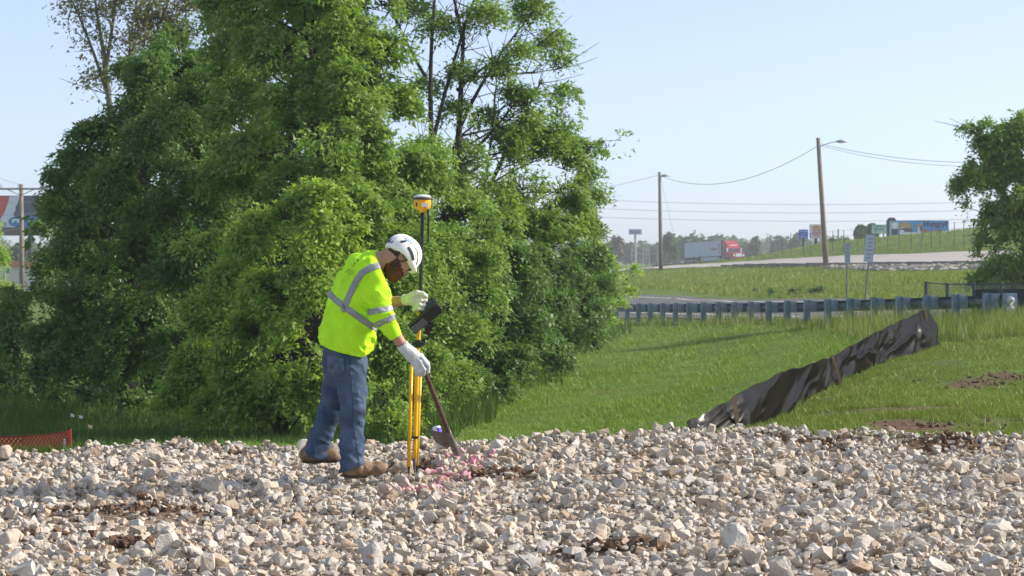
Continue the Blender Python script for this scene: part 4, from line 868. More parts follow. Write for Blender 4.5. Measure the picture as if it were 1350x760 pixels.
# --- boots
def boot(p, heel, toe, ankle):
    ax = norm((toe - heel) * [1, 1, 0]); d_ = chain(p, [heel + (0, 0, .012), .55 * heel + .45 * toe + (0, 0, .014), toe], [.043, .048, .041], .03)
    d_ = smin(d_, rc(p, heel + ax * .035 + (0, 0, .02), ankle, .052, .056), .045); d_ = smin(d_, ell(p, toe + (0, 0, .006) - ax * .02, (.050, .050, .042)), .02)
    return d_ + .0035 * vnoise(p * 32, 2) + .0035 * np.sin((p - heel) @ ax * 150) * np.clip(((p - heel) @ ax - .06) * 20, 0, 1) * np.clip((.16 - (p - heel) @ ax) * 20, 0, 1) * (p[:, 2] > heel[2] + .02)
for nm, heel, toe, ank, sol, tilt in (('near', M(461, 620, -.12), M(502, 617, -.055), M(468, 596, -.12), M(480, 629.5), .10), ('far', M(401, 604, .12), M(437, 604, .17), M(412, 588, .125), M(420, 613.5), -.02)):
    pl = (-tilt, 0, -1); f_ = lambda p, a=heel, b=toe, c=ank, s_=sol, q=pl: np.maximum(np.maximum(boot(p, a, b, c), cut(p, s_, q)), p[:, 2] - c[2] - .03)
    lo = np.minimum(heel, toe) - .09; hi = np.maximum(np.maximum(heel, toe), ank) + .09; b_, gB_, DB_ = bake_sdf('boot', f_, lo, hi, .006, boot_m, man)
    sd = np.abs(cut(gB_.reshape(-1, 3), np.array(sol) + np.array((0, 0, .008)), pl).reshape(DB_.shape)) - .011
    patch('sole', sd, sole_m, b_, DB_, lo, .006, .011, .03)
# --- gloves
gripN = M(561, 487, -.19)
def glove_near(p):
    w0, kn0 = wrN, M(553, 474, -.205); ax = norm(kn0 - w0); side = norm(np.cross(ax, np.array((0, -1., 0)))); d_ = chain(p, [cuN * .25 + w0 * .75, w0, .5 * w0 + .5 * kn0], [.043, .040, .044], .02)
    d_ = smin(d_, ell(p, .42 * w0 + .58 * kn0, (.062, .032, .048), np.stack([ax, np.array((0, 1., 0)), np.cross(ax, np.array((0, 1., 0)))], 1)), .025)
    for i, (a, b, c) in enumerate((((558, 471, -.225), (566, 480, -.225), (566, 489, -.20)), ((555.5, 475, -.235), (561.5, 485, -.235), (560.5, 492, -.205)), ((551, 477.5, -.235), (556.5, 487.5, -.23), (555.5, 493.5, -.20)), ((546.5, 478, -.23), (551.5, 487, -.225), (551.5, 492, -.20)))):
        f_ = chain(p, [.45 * np.array(w0) + .55 * np.array(kn0), M(*a), M(*b), M(*c)], [.017, .0135, .0125, .0115], .008); d_ = smin(d_, f_, .008)
    d_ = smin(d_, chain(p, [.55 * w0 + .45 * kn0 + (0, -.0, .01), M(556.5, 468, -.16), M(565, 478, -.15), M(566.5, 484, -.165)], [.02, .0165, .0145, .013], .01), .012)
    return np.maximum(d_, cut(p, .1 * cuN + .9 * wrN + np.array((-.02, 0, .02)), cuN - wrN)) + .0022 * vnoise(p * 45, 2)
lo = M(520, 505) * [1, 0, 1] + [0, 14.68, 0]; hi = M(578, 440) * [1, 0, 1] + [0, 14.95, 0]; bake_sdf('glove', glove_near, lo, hi, .0045, glove_grey, man)
def pole_at(py):   # survey pole axis in the picture
    return M(np.interp(py, [258, 280, 400, 470, 622], [556.5, 556.2, 553.2, 549.6, 545.5]), py, .09 + (py - 400) * -.0000)
def glove_far(p):
    w0, kn0 = wrF, M(550, 391, .075); ax = norm(kn0 - w0); d_ = chain(p, [w0 * .8 + cuF * .2, w0, .4 * w0 + .6 * kn0], [.040, .036, .042], .02)
    d_ = smin(d_, ell(p, M(546, 395, .085), (.055, .032, .052)), .02)
    for y_, (xa, xb) in ((390, (557, 561)), (396, (556, 560.5)), (402, (554.5, 559)), (407.5, (553, 557))):
        f_ = chain(p, [M(545, y_ + 1, .10), M(xa - 2, y_, .055), M(xb, y_ + 1, .072), M(xb - 1, y_ + 2, .115), M(xb - 8, y_ + 2, .128)], [.016, .0155, .0145, .013, .012], .008); d_ = smin(d_, f_, .007)
    d_ = smin(d_, chain(p, [M(541, 391, .06), M(550, 386.5, .045), M(557, 388, .045), M(561, 390.5, .062)], [.021, .0175, .0155, .0135], .01), .008)
    return np.maximum(d_, cut(p, .12 * cuF + .88 * wrF, cuF - wrF)) + .0022 * vnoise(p * 45, 12)
lo = M(518, 422) * [1, 0, 1] + [0, 14.98, 0]; hi = M(572, 372) * [1, 0, 1] + [0, 15.25, 0]; bake_sdf('glove', glove_far, lo, hi, .0045, glove_m, man)
# --- beard, hair, glasses, helmet
def beard(p):
    d_ = ell(p, hp(.038, 0, -.088), (.078, .070, .066), HR3); d_ = smin(d_, ell(p, hp(.07, 0, -.125), (.05, .05, .045), HR3), .03); d_ = smin(d_, ell(p, hp(.0, 0, -.06), (.05, .080, .045), HR3), .02)
    q = (p - HC) @ HR3; d_ = np.maximum(d_, q[:, 2] + .038 + np.clip(q[:, 0] - .055, 0, 1) * .25 - np.clip(.03 - q[:, 0], 0, .05) * 1.0); d_ = np.maximum(d_, -.028 - q[:, 0])
    return d_ + .006 * vnoise(p * 60, 3) + .004 * vnoise(p * 120, 9)
lo, hi = HC - .24, HC + .24
bake_sdf('beard', beard, lo, hi, .0055, beard_m, man)
hair = lambda p: np.maximum(np.maximum(ell(p, HC + .005 * HUv, (.105, .083, .122), HR3) + .003 * vnoise(p * 90, 5), ((p - HC) @ HR3)[:, 0] + .035), -(((p - HC) @ HR3)[:, 2] + .045))
bake_sdf('hair', hair, lo, hi, .006, mat('hair_dark', (.05, .025, .014), .8, var=.4, vscale=80), man)
gl = MB()
for s_ in (-1, 1): gl.box(hp(.105, .034 * s_, .0), (.014, .052, .036), HR3); gl.tube([hp(.10, .064 * s_, .004), hp(.05, .088 * s_, .004), hp(-.02, .090 * s_, -.002)], .0045, 5)
gl.box(hp(.113, 0, .006), (.008, .02, .012), HR3); gl.build('safety_glasses', mat('dark_glass', (.01, .01, .012), .12, spec=.6), man)
def helm0(p):
    q = (p - HC) @ HR3; d_ = ell(p, hp(.004, 0, .040), (.132, .110, .122), HR3); d_ = smin(d_, ell(p, hp(-.02, 0, .035), (.122, .104, .105), HR3), .03)
    rim = .012 - .32 * np.clip(-q[:, 0] - .02, 0, 1) + .10 * np.clip(q[:, 0] - .05, 0, 1) - .012; d_ = np.maximum(d_, rim - q[:, 2])
    br = np.maximum(ell(p, hp(.075, 0, .016), (.083, .098, .022), HR3), .02 - q[:, 0] * 1.0); return smin(d_, br, .018)
def helm(p):
    d_ = helm0(p); q = (p - HC) @ HR3
    for l_ in (-.052, 0, .052): d_ = smin(d_, d_ - .004 + np.clip(np.abs(q[:, 1] - l_ * 1.0) - .006, 0, 1) * 2.2, .004)
    return d_
hm, gH, DH = bake_sdf('helmet', helm, lo, hi, .005, helm_m, man)
qH = (gH - HC) @ HR3; near = qH[..., 1] + .02          # near side is the wearer's right (negative lateral)
def hpatch(name, pts, r, m_, out=.003): 
    return patch(name, np.maximum(segdist(qH[..., 0], qH[..., 2], pts) - r, near), m_, hm, DH, lo, .005, out, .012)
vent = mat('vent_dark', (.035, .045, .045), .7); hpatch('vent', [(-.035, .055), (.0, .050), (.045, .035)], .0125, vent); hpatch('vent', [(-.10, .045), (-.085, .07)], .008, vent)
hpatch('groove', [(-.062, .095), (.02, .098), (.085, .062)], .0045, vent); hpatch('sticker', [(-.085, .092), (-.06, .105)], .014, mat('sticker_blue', (.08, .22, .62), .4, col2=(.5, .6, .8), vscale=70))
hpatch('groove', [(.088, .060), (.10, .035)], .0045, vent)
st_ = MB()
for s_ in (-1, 1):
    st_.tube([hp(.035, .100 * s_, .02), hp(.005, .094 * s_, -.05), hp(.02, .07 * s_, -.125)], .006, 5); st_.tube([hp(-.07, .088 * s_, .01), hp(-.035, .092 * s_, -.05), hp(.02, .07 * s_, -.125)], .006, 5)
st_.tube([hp(.02, -.07, -.125), hp(.045, -.03, -.155), hp(.05, 0, -.162), hp(.045, .03, -.155), hp(.02, .07, -.125)], .006, 5); st_.build('chin_strap', strap_m, hm)
MB().box(hp(-.118, 0, .018), (.03, .10, .045), HR3).box(hp(-.134, 0, .008), (.02, .035, .035), HR3).build('headband_dial', black, hm)

# ================================================================ SURVEY POLE, SHOVEL, PAINT CAN
pole_y = mat('pole_yellow', (.72, .42, .012), .4, var=.06, vscale=30); carbon = mat('pole_black', (.015, .015, .016), .4); rec_y = mat('receiver_yellow', (.80, .40, .02), .45); greyp = mat('receiver_grey', (.62, .62, .63), .4)
foot = pole_at(622); sv = thing('survey_pole', 'yellow and black survey receiver pole with folded bipod held by the worker', 'survey pole', foot)
PA = lambda a, b, n=12: np.array([pole_at(v) for v in np.linspace(a, b, n)])
MB().tube(PA(279, 412), .0135, 10).build('upper_pole', carbon, sv, True); MB().tube(PA(408, 606), .0165, 10).build('lower_pole', pole_y, sv, True)
MB().tube(PA(604, 626, 3), [.016, .012, .003], 10).build('pole_tip', mat('tip_grey', (.12, .09, .08), .5), sv, True)
for dx, dy_, y0 in ((-8.3, -.045, 478), (3.2, .03, 480)):
    l = MB(); l.tube([pole_at(y0) + ((dx + 1) * kx, dy_, 0), pole_at(616) + (dx * kx * .86, dy_, 0)], .0135, 9); lg = l.build('bipod_leg', pole_y, sv, True)
    MB().tube([pole_at(614) + (dx * kx * .86, dy_, 0), pole_at(626) + (dx * kx * .85, dy_, 0)], [.013, .004], 8).build('leg_tip', black, lg)
    MB().tube([pole_at(y0 - 9) + ((dx + 1) * kx, dy_, 0), pole_at(y0 + 2) + ((dx + 1) * kx, dy_, 0)], .016, 9).build('leg_clamp', black, lg)
MB().box(pole_at(454), (.085, .05, .022)).tube([pole_at(449), pole_at(459)], .027, 10).build('pole_clamp', black, sv)
MB().box(pole_at(578) + (-.015, -.012, 0), (.075, .075, .014)).build('leg_band', black, sv)
MB().tube([pole_at(404), pole_at(409)], .021, 10).tube([pole_at(424), pole_at(428)], .021, 10).build('pole_collar', black, sv)
# receiver head
def lathe(prof, c, n=28):
    a = np.arange(n) * 2 * np.pi / n; V = np.vstack([np.stack([r * np.cos(a), r * np.sin(a), np.full(n, z)], 1) for r, z in prof]) + c; k = np.arange(n); k2 = (k + 1) % n
    return V, [np.vstack([np.stack([k + i * n, k2 + i * n, k2 + (i + 1) * n, k + (i + 1) * n], 1) for i in range(len(prof) - 1)]), k[None, ::-1], (k + (len(prof) - 1) * n)[None]]
rc0 = pole_at(279.5); u_ = kx
rb = MB(); rb.add(*lathe([(.022, -.004), (.024, .012), (.045, .018), (.058, .032), (.061, .085), (.060, .092)], rc0)); rb.build('receiver_body', rec_y, sv, True)
rb = MB(); rb.add(*lathe([(.061, .086), (.068, .090), (.070, .098), (.066, .104)], rc0)); rb.build('receiver_rim', mat('rim_dark', (.07, .06, .06), .5), sv, True)
rb = MB(); rb.add(*lathe([(.066, .1035), (.058, .114), (.042, .121), (.020, .1245), (.002, .125)], rc0)); rb.build('receiver_dome', greyp, sv, True)
MB().box(rc0 + (.020, -.058, .048), (.046, .02, .026)).build('port_cover', mat('cover_white', (.75, .75, .74), .5), sv); MB().box(rc0 + (-.040, -.045, .052), (.008, .012, .028)).build('side_slot', black, sv)
MB().tube([rc0 + (.042, 0, .02), rc0 + (.044, -.005, -.03), rc0 + (.040, -.005, -.22)], [.010, .009, .005], 7).build('whip_antenna', carbon, sv, True)
# data collector clamped to the pole
c0, c1, c2 = M(547, 432, .02), M(571, 407, .02), M(578, 396, .03)
dcx = norm(M(580, 409, .0) - M(545, 438, .0)); dcu = norm(np.array((-.35, -.55, .75))); dcu = norm(dcu - dcx * (dcu @ dcx)); dcn = np.cross(dcx, dcu); RDC = np.stack([dcx, dcu, dcn], 1)
dc = MB(); dc.box(M(560, 420, .03), (.25, .085, .035), RDC); d0 = dc.build('data_collector', black, sv)
MB().box(M(551, 428, .03) + dcn * .019, (.115, .06, .006), RDC).build('keypad', mat('keypad_grey', (.10, .10, .11), .5, var=.5, vscale=90), d0)
scr_ax = norm(np.array((.25, .35, 1.0))); scr_ax = norm(scr_ax - dcx * (scr_ax @ dcx)); RS = np.stack([dcx, scr_ax, np.cross(dcx, scr_ax)], 1)
sc_o = MB().box(M(566, 408, .06), (.135, .115, .026), RS).build('screen_housing', black, sv); MB().box(M(568, 407, .06) - np.cross(dcx, scr_ax) * .0, (.105, .09, .030), RS).build('screen', mat('screen_glass', (.02, .03, .045), .12, spec=.7), sc_o)
MB().tube([M(552, 418, .09), M(560, 420, .04)], .014, 8).build('bracket', black, sv)

# shovel
wood = mat('worn_wood_brown', (.085, .042, .028), .65, var=.35, vscale=25); steel = mat('dark_worn_steel', (.16, .155, .15), .45, metal=.45, var=.35, vscale=18)
g0, g1 = M(559, 482, -.185), P(600, 593, 15.9); ax = norm(g1 - g0); sd = norm(np.cross(ax, (0, 1, 0))); yv = np.cross(sd, ax)
svl = thing('shovel', 'steel bladed shovel with worn brown handle standing in the stones under the gloved hand', 'shovel', P(592, 604, 15.95))
MB().tube([g0 + (g1 - g0) * t for t in np.linspace(0, .80, 8)], np.linspace(.0165, .019, 8), 10).build('handle', wood, svl, True)
MB().tube([g0 + (g1 - g0) * t for t in np.linspace(.76, 1.04, 6)], [.020, .0215, .023, .027, .029, .024], 10).build('socket', steel, svl, True)
gr = MB(); gr.tube([g0 - ax * .005 - yv * .045, g0 - ax * .005 + yv * .045], .013, 8); gr.tube([g0 + ax * .085, g0 + ax * .04 - yv * .04, g0 - ax * .005 - yv * .045], .009, 7); gr.tube([g0 + ax * .085, g0 + ax * .04 + yv * .04, g0 - ax * .005 + yv * .045], .009, 7); gr.build('grip', black, svl, True)
bl = []; nu, nv = 9, 12; b0 = P(587.5, 569, 15.66)
for j in range(nv):
    t = j / (nv - 1)
    for i in range(nu):
        s_ = i / (nu - 1) * 2 - 1; wdt = .075 * (1 if t < .72 else math.sqrt(max(0, 1 - ((t - .72) / .30) ** 2)) * .97 + .03)
        bl.append(b0 + ax * (t * .27) - sd * (s_ * wdt * .96) + yv * (s_ * wdt * .28 + .035 * (s_ * s_) - .01) + sd * 0)
bl = np.array(bl) + np.array((-.04, 0, 0)); i = np.arange(nu * nv).reshape(nv, nu); q = np.stack([i[:-1, :-1], i[:-1, 1:], i[1:, 1:], i[1:, :-1]], -1).reshape(-1, 4)
nb = bl + norm(np.cross(bl[nu] - bl[0], bl[nu - 1] - bl[0])) * .004; m_ = MB(); m_.add(np.vstack([bl, nb]), [q, q[:, ::-1] + len(bl)])
ed = np.concatenate([i[0], i[1:, -1], i[-1, -2::-1], i[-2:0:-1, 0]]); e2 = np.roll(ed, -1); m_.add(np.vstack([bl, nb]), np.stack([ed, ed + len(bl), e2 + len(bl), e2], 1)); m_.build('blade', steel, svl, True)
# spray can standing behind the blade, base up
cb = P(580.5, 590, 16.0); tz = norm(np.array((-.19, 0, 1.)))
cn = thing('spray_paint_can', 'white marking paint can with purple and green label leaning behind the shovel blade', 'spray can', cb)
seg = lambda a, b: [cb + tz * a, cb + tz * b]
MB().tube([cb + tz * v for v in (0, .004, .145, .155, .162)], [.028, .033, .033, .030, .027], 18).build('can_body', mat('can_white', (.72, .72, .75), .35), cn, True)
wrp = lambda a0, a1, z0, z1, m__, nm: obj(nm, *(lambda A: (np.vstack([cb + tz * z + .0338 * (math.cos(a) * np.array((1, 0, .19)) + math.sin(a) * np.array((0, 1., 0))) for z in (z0, z1) for a in A]), np.stack([np.arange(8), np.arange(8) + 1, np.arange(8) + 10, np.arange(8) + 9], 1)))(np.linspace(a0, a1, 9)), m__, cn)
wrp(-1.5, .6, .105, .15, mat('label_purple', (.16, .08, .55), .4), 'purple_label'); wrp(-1.5, .6, .075, .102, mat('label_green', (.30, .55, .10), .4), 'green_label'); wrp(-1.0, .2, .05, .072, mat('label_dark', (.03, .03, .06), .4), 'dark_label')

# ================================================================ SILT FENCE
def snap(q, dz=0.0):
    q = np.array(q, float); q[2] = hz1(q[0], q[1]) + dz; return q
ST = [(905, 556), (935, 543), (978, 517), (1030, 491), (1072, 479), (1102, 468), (1140, 446), (1170, 431), (1203, 416), (1224, 407)]
nb_, nvv = 420, 36; u = np.linspace(0, len(SB) - 1, nb_); k_ = np.arange(len(SB))
bD = np.interp(u, k_, [b[2] for b in SB]); bp_ = np.array([snap(P(np.interp(uu, k_, [b[0] for b in SB]), 500, D_), -.03) for uu, D_ in zip(u, bD)])
tp_ = np.array([P(np.interp(uu, k_, [a[0] for a in ST]), np.interp(uu, k_, [a[1] for a in ST]), D_ + .12) for uu, D_ in zip(u, bD)])
tp_[:, 2] = np.maximum(tp_[:, 2], bp_[:, 2] + .04); tp_[:, 2] += .012 * np.sin(u * 9) * np.sin(u * 3.1)
v = np.linspace(0, 1, nvv); G = bp_[:, None] * (1 - v)[None, :, None] + tp_[:, None] * v[None, :, None]
s_len = np.concatenate([[0], np.cumsum(np.linalg.norm(np.diff(bp_, axis=0), axis=1))]); SS, VV = np.meshgrid(s_len, v, indexing='ij'); ht = np.linalg.norm(tp_ - bp_, axis=1)[:, None]
hh_ = VV * ht; th_ = .24; al_, ac_ = SS * np.cos(th_) + hh_ * np.sin(th_), -SS * np.sin(th_) + hh_ * np.cos(th_); qn = np.stack([al_ * .75, ac_ * 3.0, 0 * SS], -1); qw = qn + .9 * np.stack([vnoise(qn * .7, 1), vnoise(np.stack([SS * .8, hh_ * 1.5, 0 * SS], -1), 2), 0 * SS], -1); rdg = 1 - np.abs(vnoise(qw, 4)); rd2 = 1 - np.abs(vnoise(qw * np.array((1.9, 2.1, 1)) + 7, 9))
disp = (.14 * (rdg - .6) + .055 * (rd2 - .6) + .010 * vnoise(qn * 5, 12)) * np.minimum(1, ht * 2.2) * (np.sin(np.pi * np.clip(VV, 0.02, 1) ** .8) * .8 + .2) + .05 * np.sin(np.pi * VV) * ht + .12 * ht * (1 - VV) ** 2.2
fn = norm(np.array((-.86, -.5, .35)) * [-1, 1, 1]); G = G + disp[..., None] * norm(np.array((.45, -.85, .3)))
i = np.arange(nb_ * nvv).reshape(nb_, nvv); q = np.stack([i[:-1, :-1], i[1:, :-1], i[1:, 1:], i[:-1, 1:]], -1).reshape(-1, 4)
silt = mat('black_sheeting', (.004, .004, .0045), .5, col2=(.011, .009, .007), vscale=2.5, bump=.06, bscale=22, spec=.16)
sn_ = silt.node_tree; _pb = sn_.nodes['Principled BSDF']; _pb.inputs['Specular IOR Level'].default_value = 0.0; _pb.inputs['IOR'].default_value = 1.0
_gl = sn_.nodes.new('ShaderNodeBsdfGlossy'); _gl.inputs['Roughness'].default_value = .26; _gl.inputs['Color'].default_value = (.9, .88, .85, 1); _mx = sn_.nodes.new('ShaderNodeMixShader'); _mx.inputs[0].default_value = .045
_bmp = [q_ for q_ in sn_.nodes if q_.type == 'BUMP'][0]; sn_.links.new(_bmp.outputs[0], _gl.inputs['Normal']); sn_.links.new(_pb.outputs[0], _mx.inputs[1]); sn_.links.new(_gl.outputs[0], _mx.inputs[2]); sn_.links.new(_mx.outputs[0], sn_.nodes['Material Output'].inputs[0])
sf = thing('silt_fence', 'sagging wrinkled black plastic silt fence along the edge of the slope', 'silt fence', bp_[40])
o = obj('sheeting', G.reshape(-1, 3), q, silt, sf, True); md = o.modifiers.new('thickness', 'SOLIDIFY'); md.thickness = .003
stk = mat('stake_wood', (.34, .22, .12), .8, var=.25, vscale=20)
for a, b, D_ in (((967, 523), (976, 570), 18.75), ((1097, 468), (1111, 506), 25.2), ((1219, 404), (1226, 452), 33.4)):
    p0, p1 = P(*a, D_), P(*b, D_ - .05); p1[2] -= .1; ax_ = norm(p0 - p1); x_ = norm(np.cross(ax_, (0, 1, 0))); R_ = np.stack([x_, np.cross(ax_, x_), ax_], 1)
    MB().box((p0 + p1) / 2, (.036, .036, np.linalg.norm(p0 - p1)), R_).build('stake', stk, sf)

# ================================================================ GUARDRAIL
galv = mat('galvanised_steel', (.20, .27, .33), .75, metal=.1, var=.25, vscale=6, bump=.15, bscale=20); galv2 = mat('galvanised_rail', (.08, .115, .145), .7, metal=.15, var=.3, vscale=4); silver = mat('bright_steel', (.62, .62, .62), .4, metal=.5)
gd = thing('guardrail', 'grey blue steel highway guardrail seen from behind its posts', 'guardrail', snap((RA[0], RA[1], 0)))
RD3, RN3 = np.array((*RD, 0)), np.array((*RN, 0)); RR = np.stack([RD3, RN3, np.array((0, 0, 1.))], 1); sp_ = np.linalg.norm(RB - RA) / 18
def rail_top(s): q = RA + RD * s; return .60 * 1.0 + float(np.interp(s, [-3, 0, 17, 34, 45], [.47, .55, -.02, -.47, -.7])) - .60
pm, bmk = None, None
for k in range(22):
    s_ = k * sp_; q = RA + RD * s_; zt = rail_top(s_) + .03; zb = hz1(*q) - .1; hh = zt - zb
    m_ = MB(); c_ = np.array((q[0], q[1], (zt + zb) / 2)); m_.box(c_ - RN3 * .078, (.15, .012, hh), RR).box(c_ + RN3 * .078, (.15, .012, hh), RR).box(c_, (.011, .144, hh), RR); m_.build('post', galv, gd)
    bb = MB(); cb_ = np.array((q[0], q[1], zt - .19)) + RN3 * .19; bb.box(cb_, (.15, .20, .34), RR); bb.build('blockout', galv, gd)
prof = [(0, 0), (.03, .02), (.08, .045), (.03, .085), (.0, .115), (.0, .195), (.03, .225), (.08, .265), (.03, .29), (0, .31)]
def wbeam(s0, s1, n=2, back=0):
    S_ = np.linspace(s0, s1, n); V = []
    for s_ in S_:
        q = RA + RD * s_; b = np.array((q[0], q[1], rail_top(s_) - .33)) + RN3 * .30
        V += [b + RN3 * a + np.array((0, 0, z_)) for a, z_ in prof] + [b + RN3 * (a + .006) + np.array((0, 0, z_)) for a, z_ in prof]
    m = len(prof); V = np.array(V).reshape(n, 2 * m, 3); i = np.arange(n * 2 * m).reshape(n, 2 * m); Fs = []
    for L in (slice(0, m), slice(m, 2 * m)):
        j = i[:, L]; Fs.append(np.stack([j[:-1, :-1], j[1:, :-1], j[1:, 1:], j[:-1, 1:]], -1).reshape(-1, 4))
    return V.reshape(-1, 3), np.vstack(Fs)
for k in range(0, 21, 2): V, Fq = wbeam(k * sp_ - .04, (k + 2) * sp_ + .04, 3); obj('rail_panel', V + RN3 * .002 * (k // 2 % 2), Fq, galv2, gd)
V, Fq = wbeam(-.55, 0, 3); obj('rail_panel', V, Fq, galv2, gd)
e0 = RA - RD * .58; eb = np.array((e0[0], e0[1], rail_top(-.5) - .18)) + RN3 * .32
MB().box(eb, (.03, .36, .46), RR).build('end_plate', galv, gd)
for dz in (.07, -.14): MB().tube([eb + (0, 0, dz - .02) - RD3 * .02, eb + (0, 0, dz) - RD3 * .10, eb + (0, 0, dz) - RD3 * .2], [.11, .075, .02], 10).build('end_reflector', silver, gd)
# ================================================================ NEAR CHAIN LINK FENCE WITH SCREEN
cf = thing('chain_link_fence', 'low chain link fence with dark screen behind the guardrail end', 'fence', snap(P(1285, 400, 54)))
pd = mat('fence_post_dark', (.06, .075, .085), .6); wire = mat('fence_wire', (.12, .14, .15), .5, metal=.5)
def net(V0, V1, z0, z1, cell, r, m_, name, parent, jit=0):
    """diamond wire net between two ground points"""
    L = np.linalg.norm((V1 - V0)[:2]); d_ = (V1 - V0) / L; mb = MB(); hh = z1 - z0; nrm_ = np.array((d_[1], -d_[0], 0))
    for sg in (1, -1):
        s_ = -hh
        while s_ < L + hh:
            a0, a1 = (s_, 0.0), (s_ + sg * hh, hh)
            pts = []
            for t in (0, 1):
                pts.append([a0[0] + (a1[0] - a0[0]) * t, hh * t])
            (x0, y0), (x1, y1) = pts; lo_, hi_ = (0, L)
            def clip(x0, y0, x1, y1):
                if x0 == x1: return None
                for lim, side in ((lo_, 1), (hi_, -1)):
                    if (x0 - lim) * side < 0 and (x1 - lim) * side < 0: return None
                    if (x0 - lim) * side < 0: t = (lim - x0) / (x1 - x0); x0, y0 = lim, y0 + t * (y1 - y0)
                    elif (x1 - lim) * side < 0: t = (lim - x0) / (x1 - x0); x1, y1 = lim, y0 + t * (y1 - y0)
                return x0, y0, x1, y1
            c_ = clip(x0, y0, x1, y1)
            if c_: 
                A = V0 + d_ * c_[0]; B = V0 + d_ * c_[2]; zz = lambda s: (V0[2] + (V1[2] - V0[2]) * s / L)
                A[2] = zz(c_[0]) + z0 + c_[1]; B[2] = zz(c_[2]) + z0 + c_[3]; mb.tube([A + nrm_ * r * sg, B + nrm_ * r * sg], r, 3, False)
            s_ += cell
    return mb.build(name, m_, parent)
FP = [snap(P(1221, 400, 55)), snap(P(1249, 400, 54.5)), snap(P(1284, 400, 54)), snap(P(1320, 400, 53.5)), snap(P(1358, 400, 53)), snap(P(1400, 400, 52.5))]
TZ = [P(1221, 371, 55)[2], P(1249, 373, 54.5)[2], P(1284, 373, 54)[2], P(1320, 373, 53.5)[2], P(1358, 373, 53)[2], P(1400, 373, 52.5)[2]]
for q_, z_ in zip(FP, TZ): MB().tube([q_ - (0, 0, .1), np.array((q_[0], q_[1], z_))], .045, 8).build('post', pd, cf)
for a in range(5):
    V0, V1 = FP[a].copy(), FP[a + 1].copy(); z0, z1 = .05, min(TZ[a] - V0[2], TZ[a + 1] - V1[2]) - .04
    net(V0, V1, z0, z1, .09, .005, wire, 'wire_mesh', cf)
    MB().tube([np.array((V0[0], V0[1], TZ[a] - .04)), np.array((V1[0], V1[1], TZ[a + 1] - .04))], .018, 6).build('top_rail', pd, cf)
scr = mat('screen_cloth', (.012, .022, .026), .9)
for a in (2, 3, 4):
    V0, V1 = FP[a], FP[a + 1]; d_ = norm((V1 - V0) * [1, 1, 0]); MB().box((V0 + V1) / 2 + np.array((0, .03, .42)), (np.linalg.norm((V1 - V0)[:2]) - .1, .008, .75), np.stack([d_, np.array((-d_[1], d_[0], 0)), np.array((0, 0, 1.))], 1)).build('privacy_screen', scr, cf)

# ================================================================ ORANGE SAFETY FENCE AND MARKER FLAGS
orange = mat('orange_plastic', (.30, .07, .028), .5, var=.15); red_o = mat('red_plastic', (.62, .07, .04), .5); pwhite = mat('post_white', (.7, .68, .66), .6)
of = thing('safety_fence', 'orange plastic net barrier fence behind the stone bed', 'fence', snap(P(60, 600, 19.5)))
pts = [(-60, 578.5, 19.9), (-15, 577, 19.7), (30, 576, 19.5), (60, 573.5, 19.3), (88, 569.5, 19.1), (97, 567.5, 19.0)]
tops = np.array([P(*a) for a in pts]); hh = .62
for a in range(len(pts) - 2):
    A, B = tops[a], tops[a + 1]; net(A - (0, 0, hh), B - (0, 0, hh), 0, hh, .055, .011, orange, 'net_panel', of)
    MB().box((A + B) / 2, (np.linalg.norm(B - A), .006, .022), np.stack([norm(B - A), np.array((0, 1., 0)), np.cross(norm(B - A), (0, 1., 0))], 1)).build('top_band', orange, of)
A, B = tops[-2], tops[-1]; MB().prism([(0, -.62), (.085, -.60), (.085, .02), (0, 0)], A, (B - A) / np.linalg.norm(B - A), (0, 0, 1), (0, 1, 0), .01).build('end_roll', red_o, of)
MB().tube([A + (-.012, -.03, -.95), A + (-.012, -.03, -.06)], .011, 7).build('post', pwhite, of)
for px, py, D_, col, lab in ((93, 549, 26, (.5, .5, .5), 'small white marker flag in the dark grass, left one of the pair'), (104, 551, 25.5, (.48, .53, .57), 'small pale blue white marker flag in the dark grass, right one of the pair'), (116, 563.5, 22.5, (.58, .38, .33), 'small faded pink marker flag behind the end of the orange fence')):
    t0 = P(px, py - 3, D_); g_ = snap(t0); fl = thing('marker_flag', lab, 'marker flag', g_, 'utility marker flags in the grass')
    MB().tube([g_, t0 + (0, 0, .01)], .0018, 5).build('wire_stem', pd, fl); MB().prism([(0, 0), (.04, -.012), (.045, .02), (0, .035)], t0 + (0, 0, -.03), (1, .2, 0), (0, 0, 1), (0, 1, 0), .003).build('flag', mat('flag_cloth', col, .7), fl)

# ================================================================ ROADSIDE SIGNS, POLES, WIRES
galp = mat('sign_post_steel', (.17, .20, .20), .6, metal=.3); sgn_w = mat('sign_face_white', (.60, .62, .70), .6, var=.05); sgn_g = mat('sign_edge_grey', (.45, .52, .53), .6); ink_g = mat('sign_print_grey', (.33, .34, .42), .6)
g_ = snap(P(1117, 398, 62)); t0 = P(1117, 320, 62); s1 = thing('road_sign', 'narrow upright road sign on a straight steel post behind the guardrail', 'sign', g_)
MB().tube([g_ - (0, 0, .2), t0], .028, 6).build('post', galp, s1); MB().box(P(1117, 334, 62) + (0, -.03, 0), (.16, .012, .62)).build('sign_plate', sgn_g, s1)
for k in range(5): MB().box(P(1117, 323 + k * 5, 62) + (0, -.038, 0), (.1, .004, .035)).build('printed_line', ink_g, s1)
g_ = P(1137.5, 398, 61); g_ = snap(g_); t0 = P(1148.5, 309, 61); s2 = thing('tilted_sign', 'tilted white sign on a leaning steel post behind the guardrail', 'sign', g_)
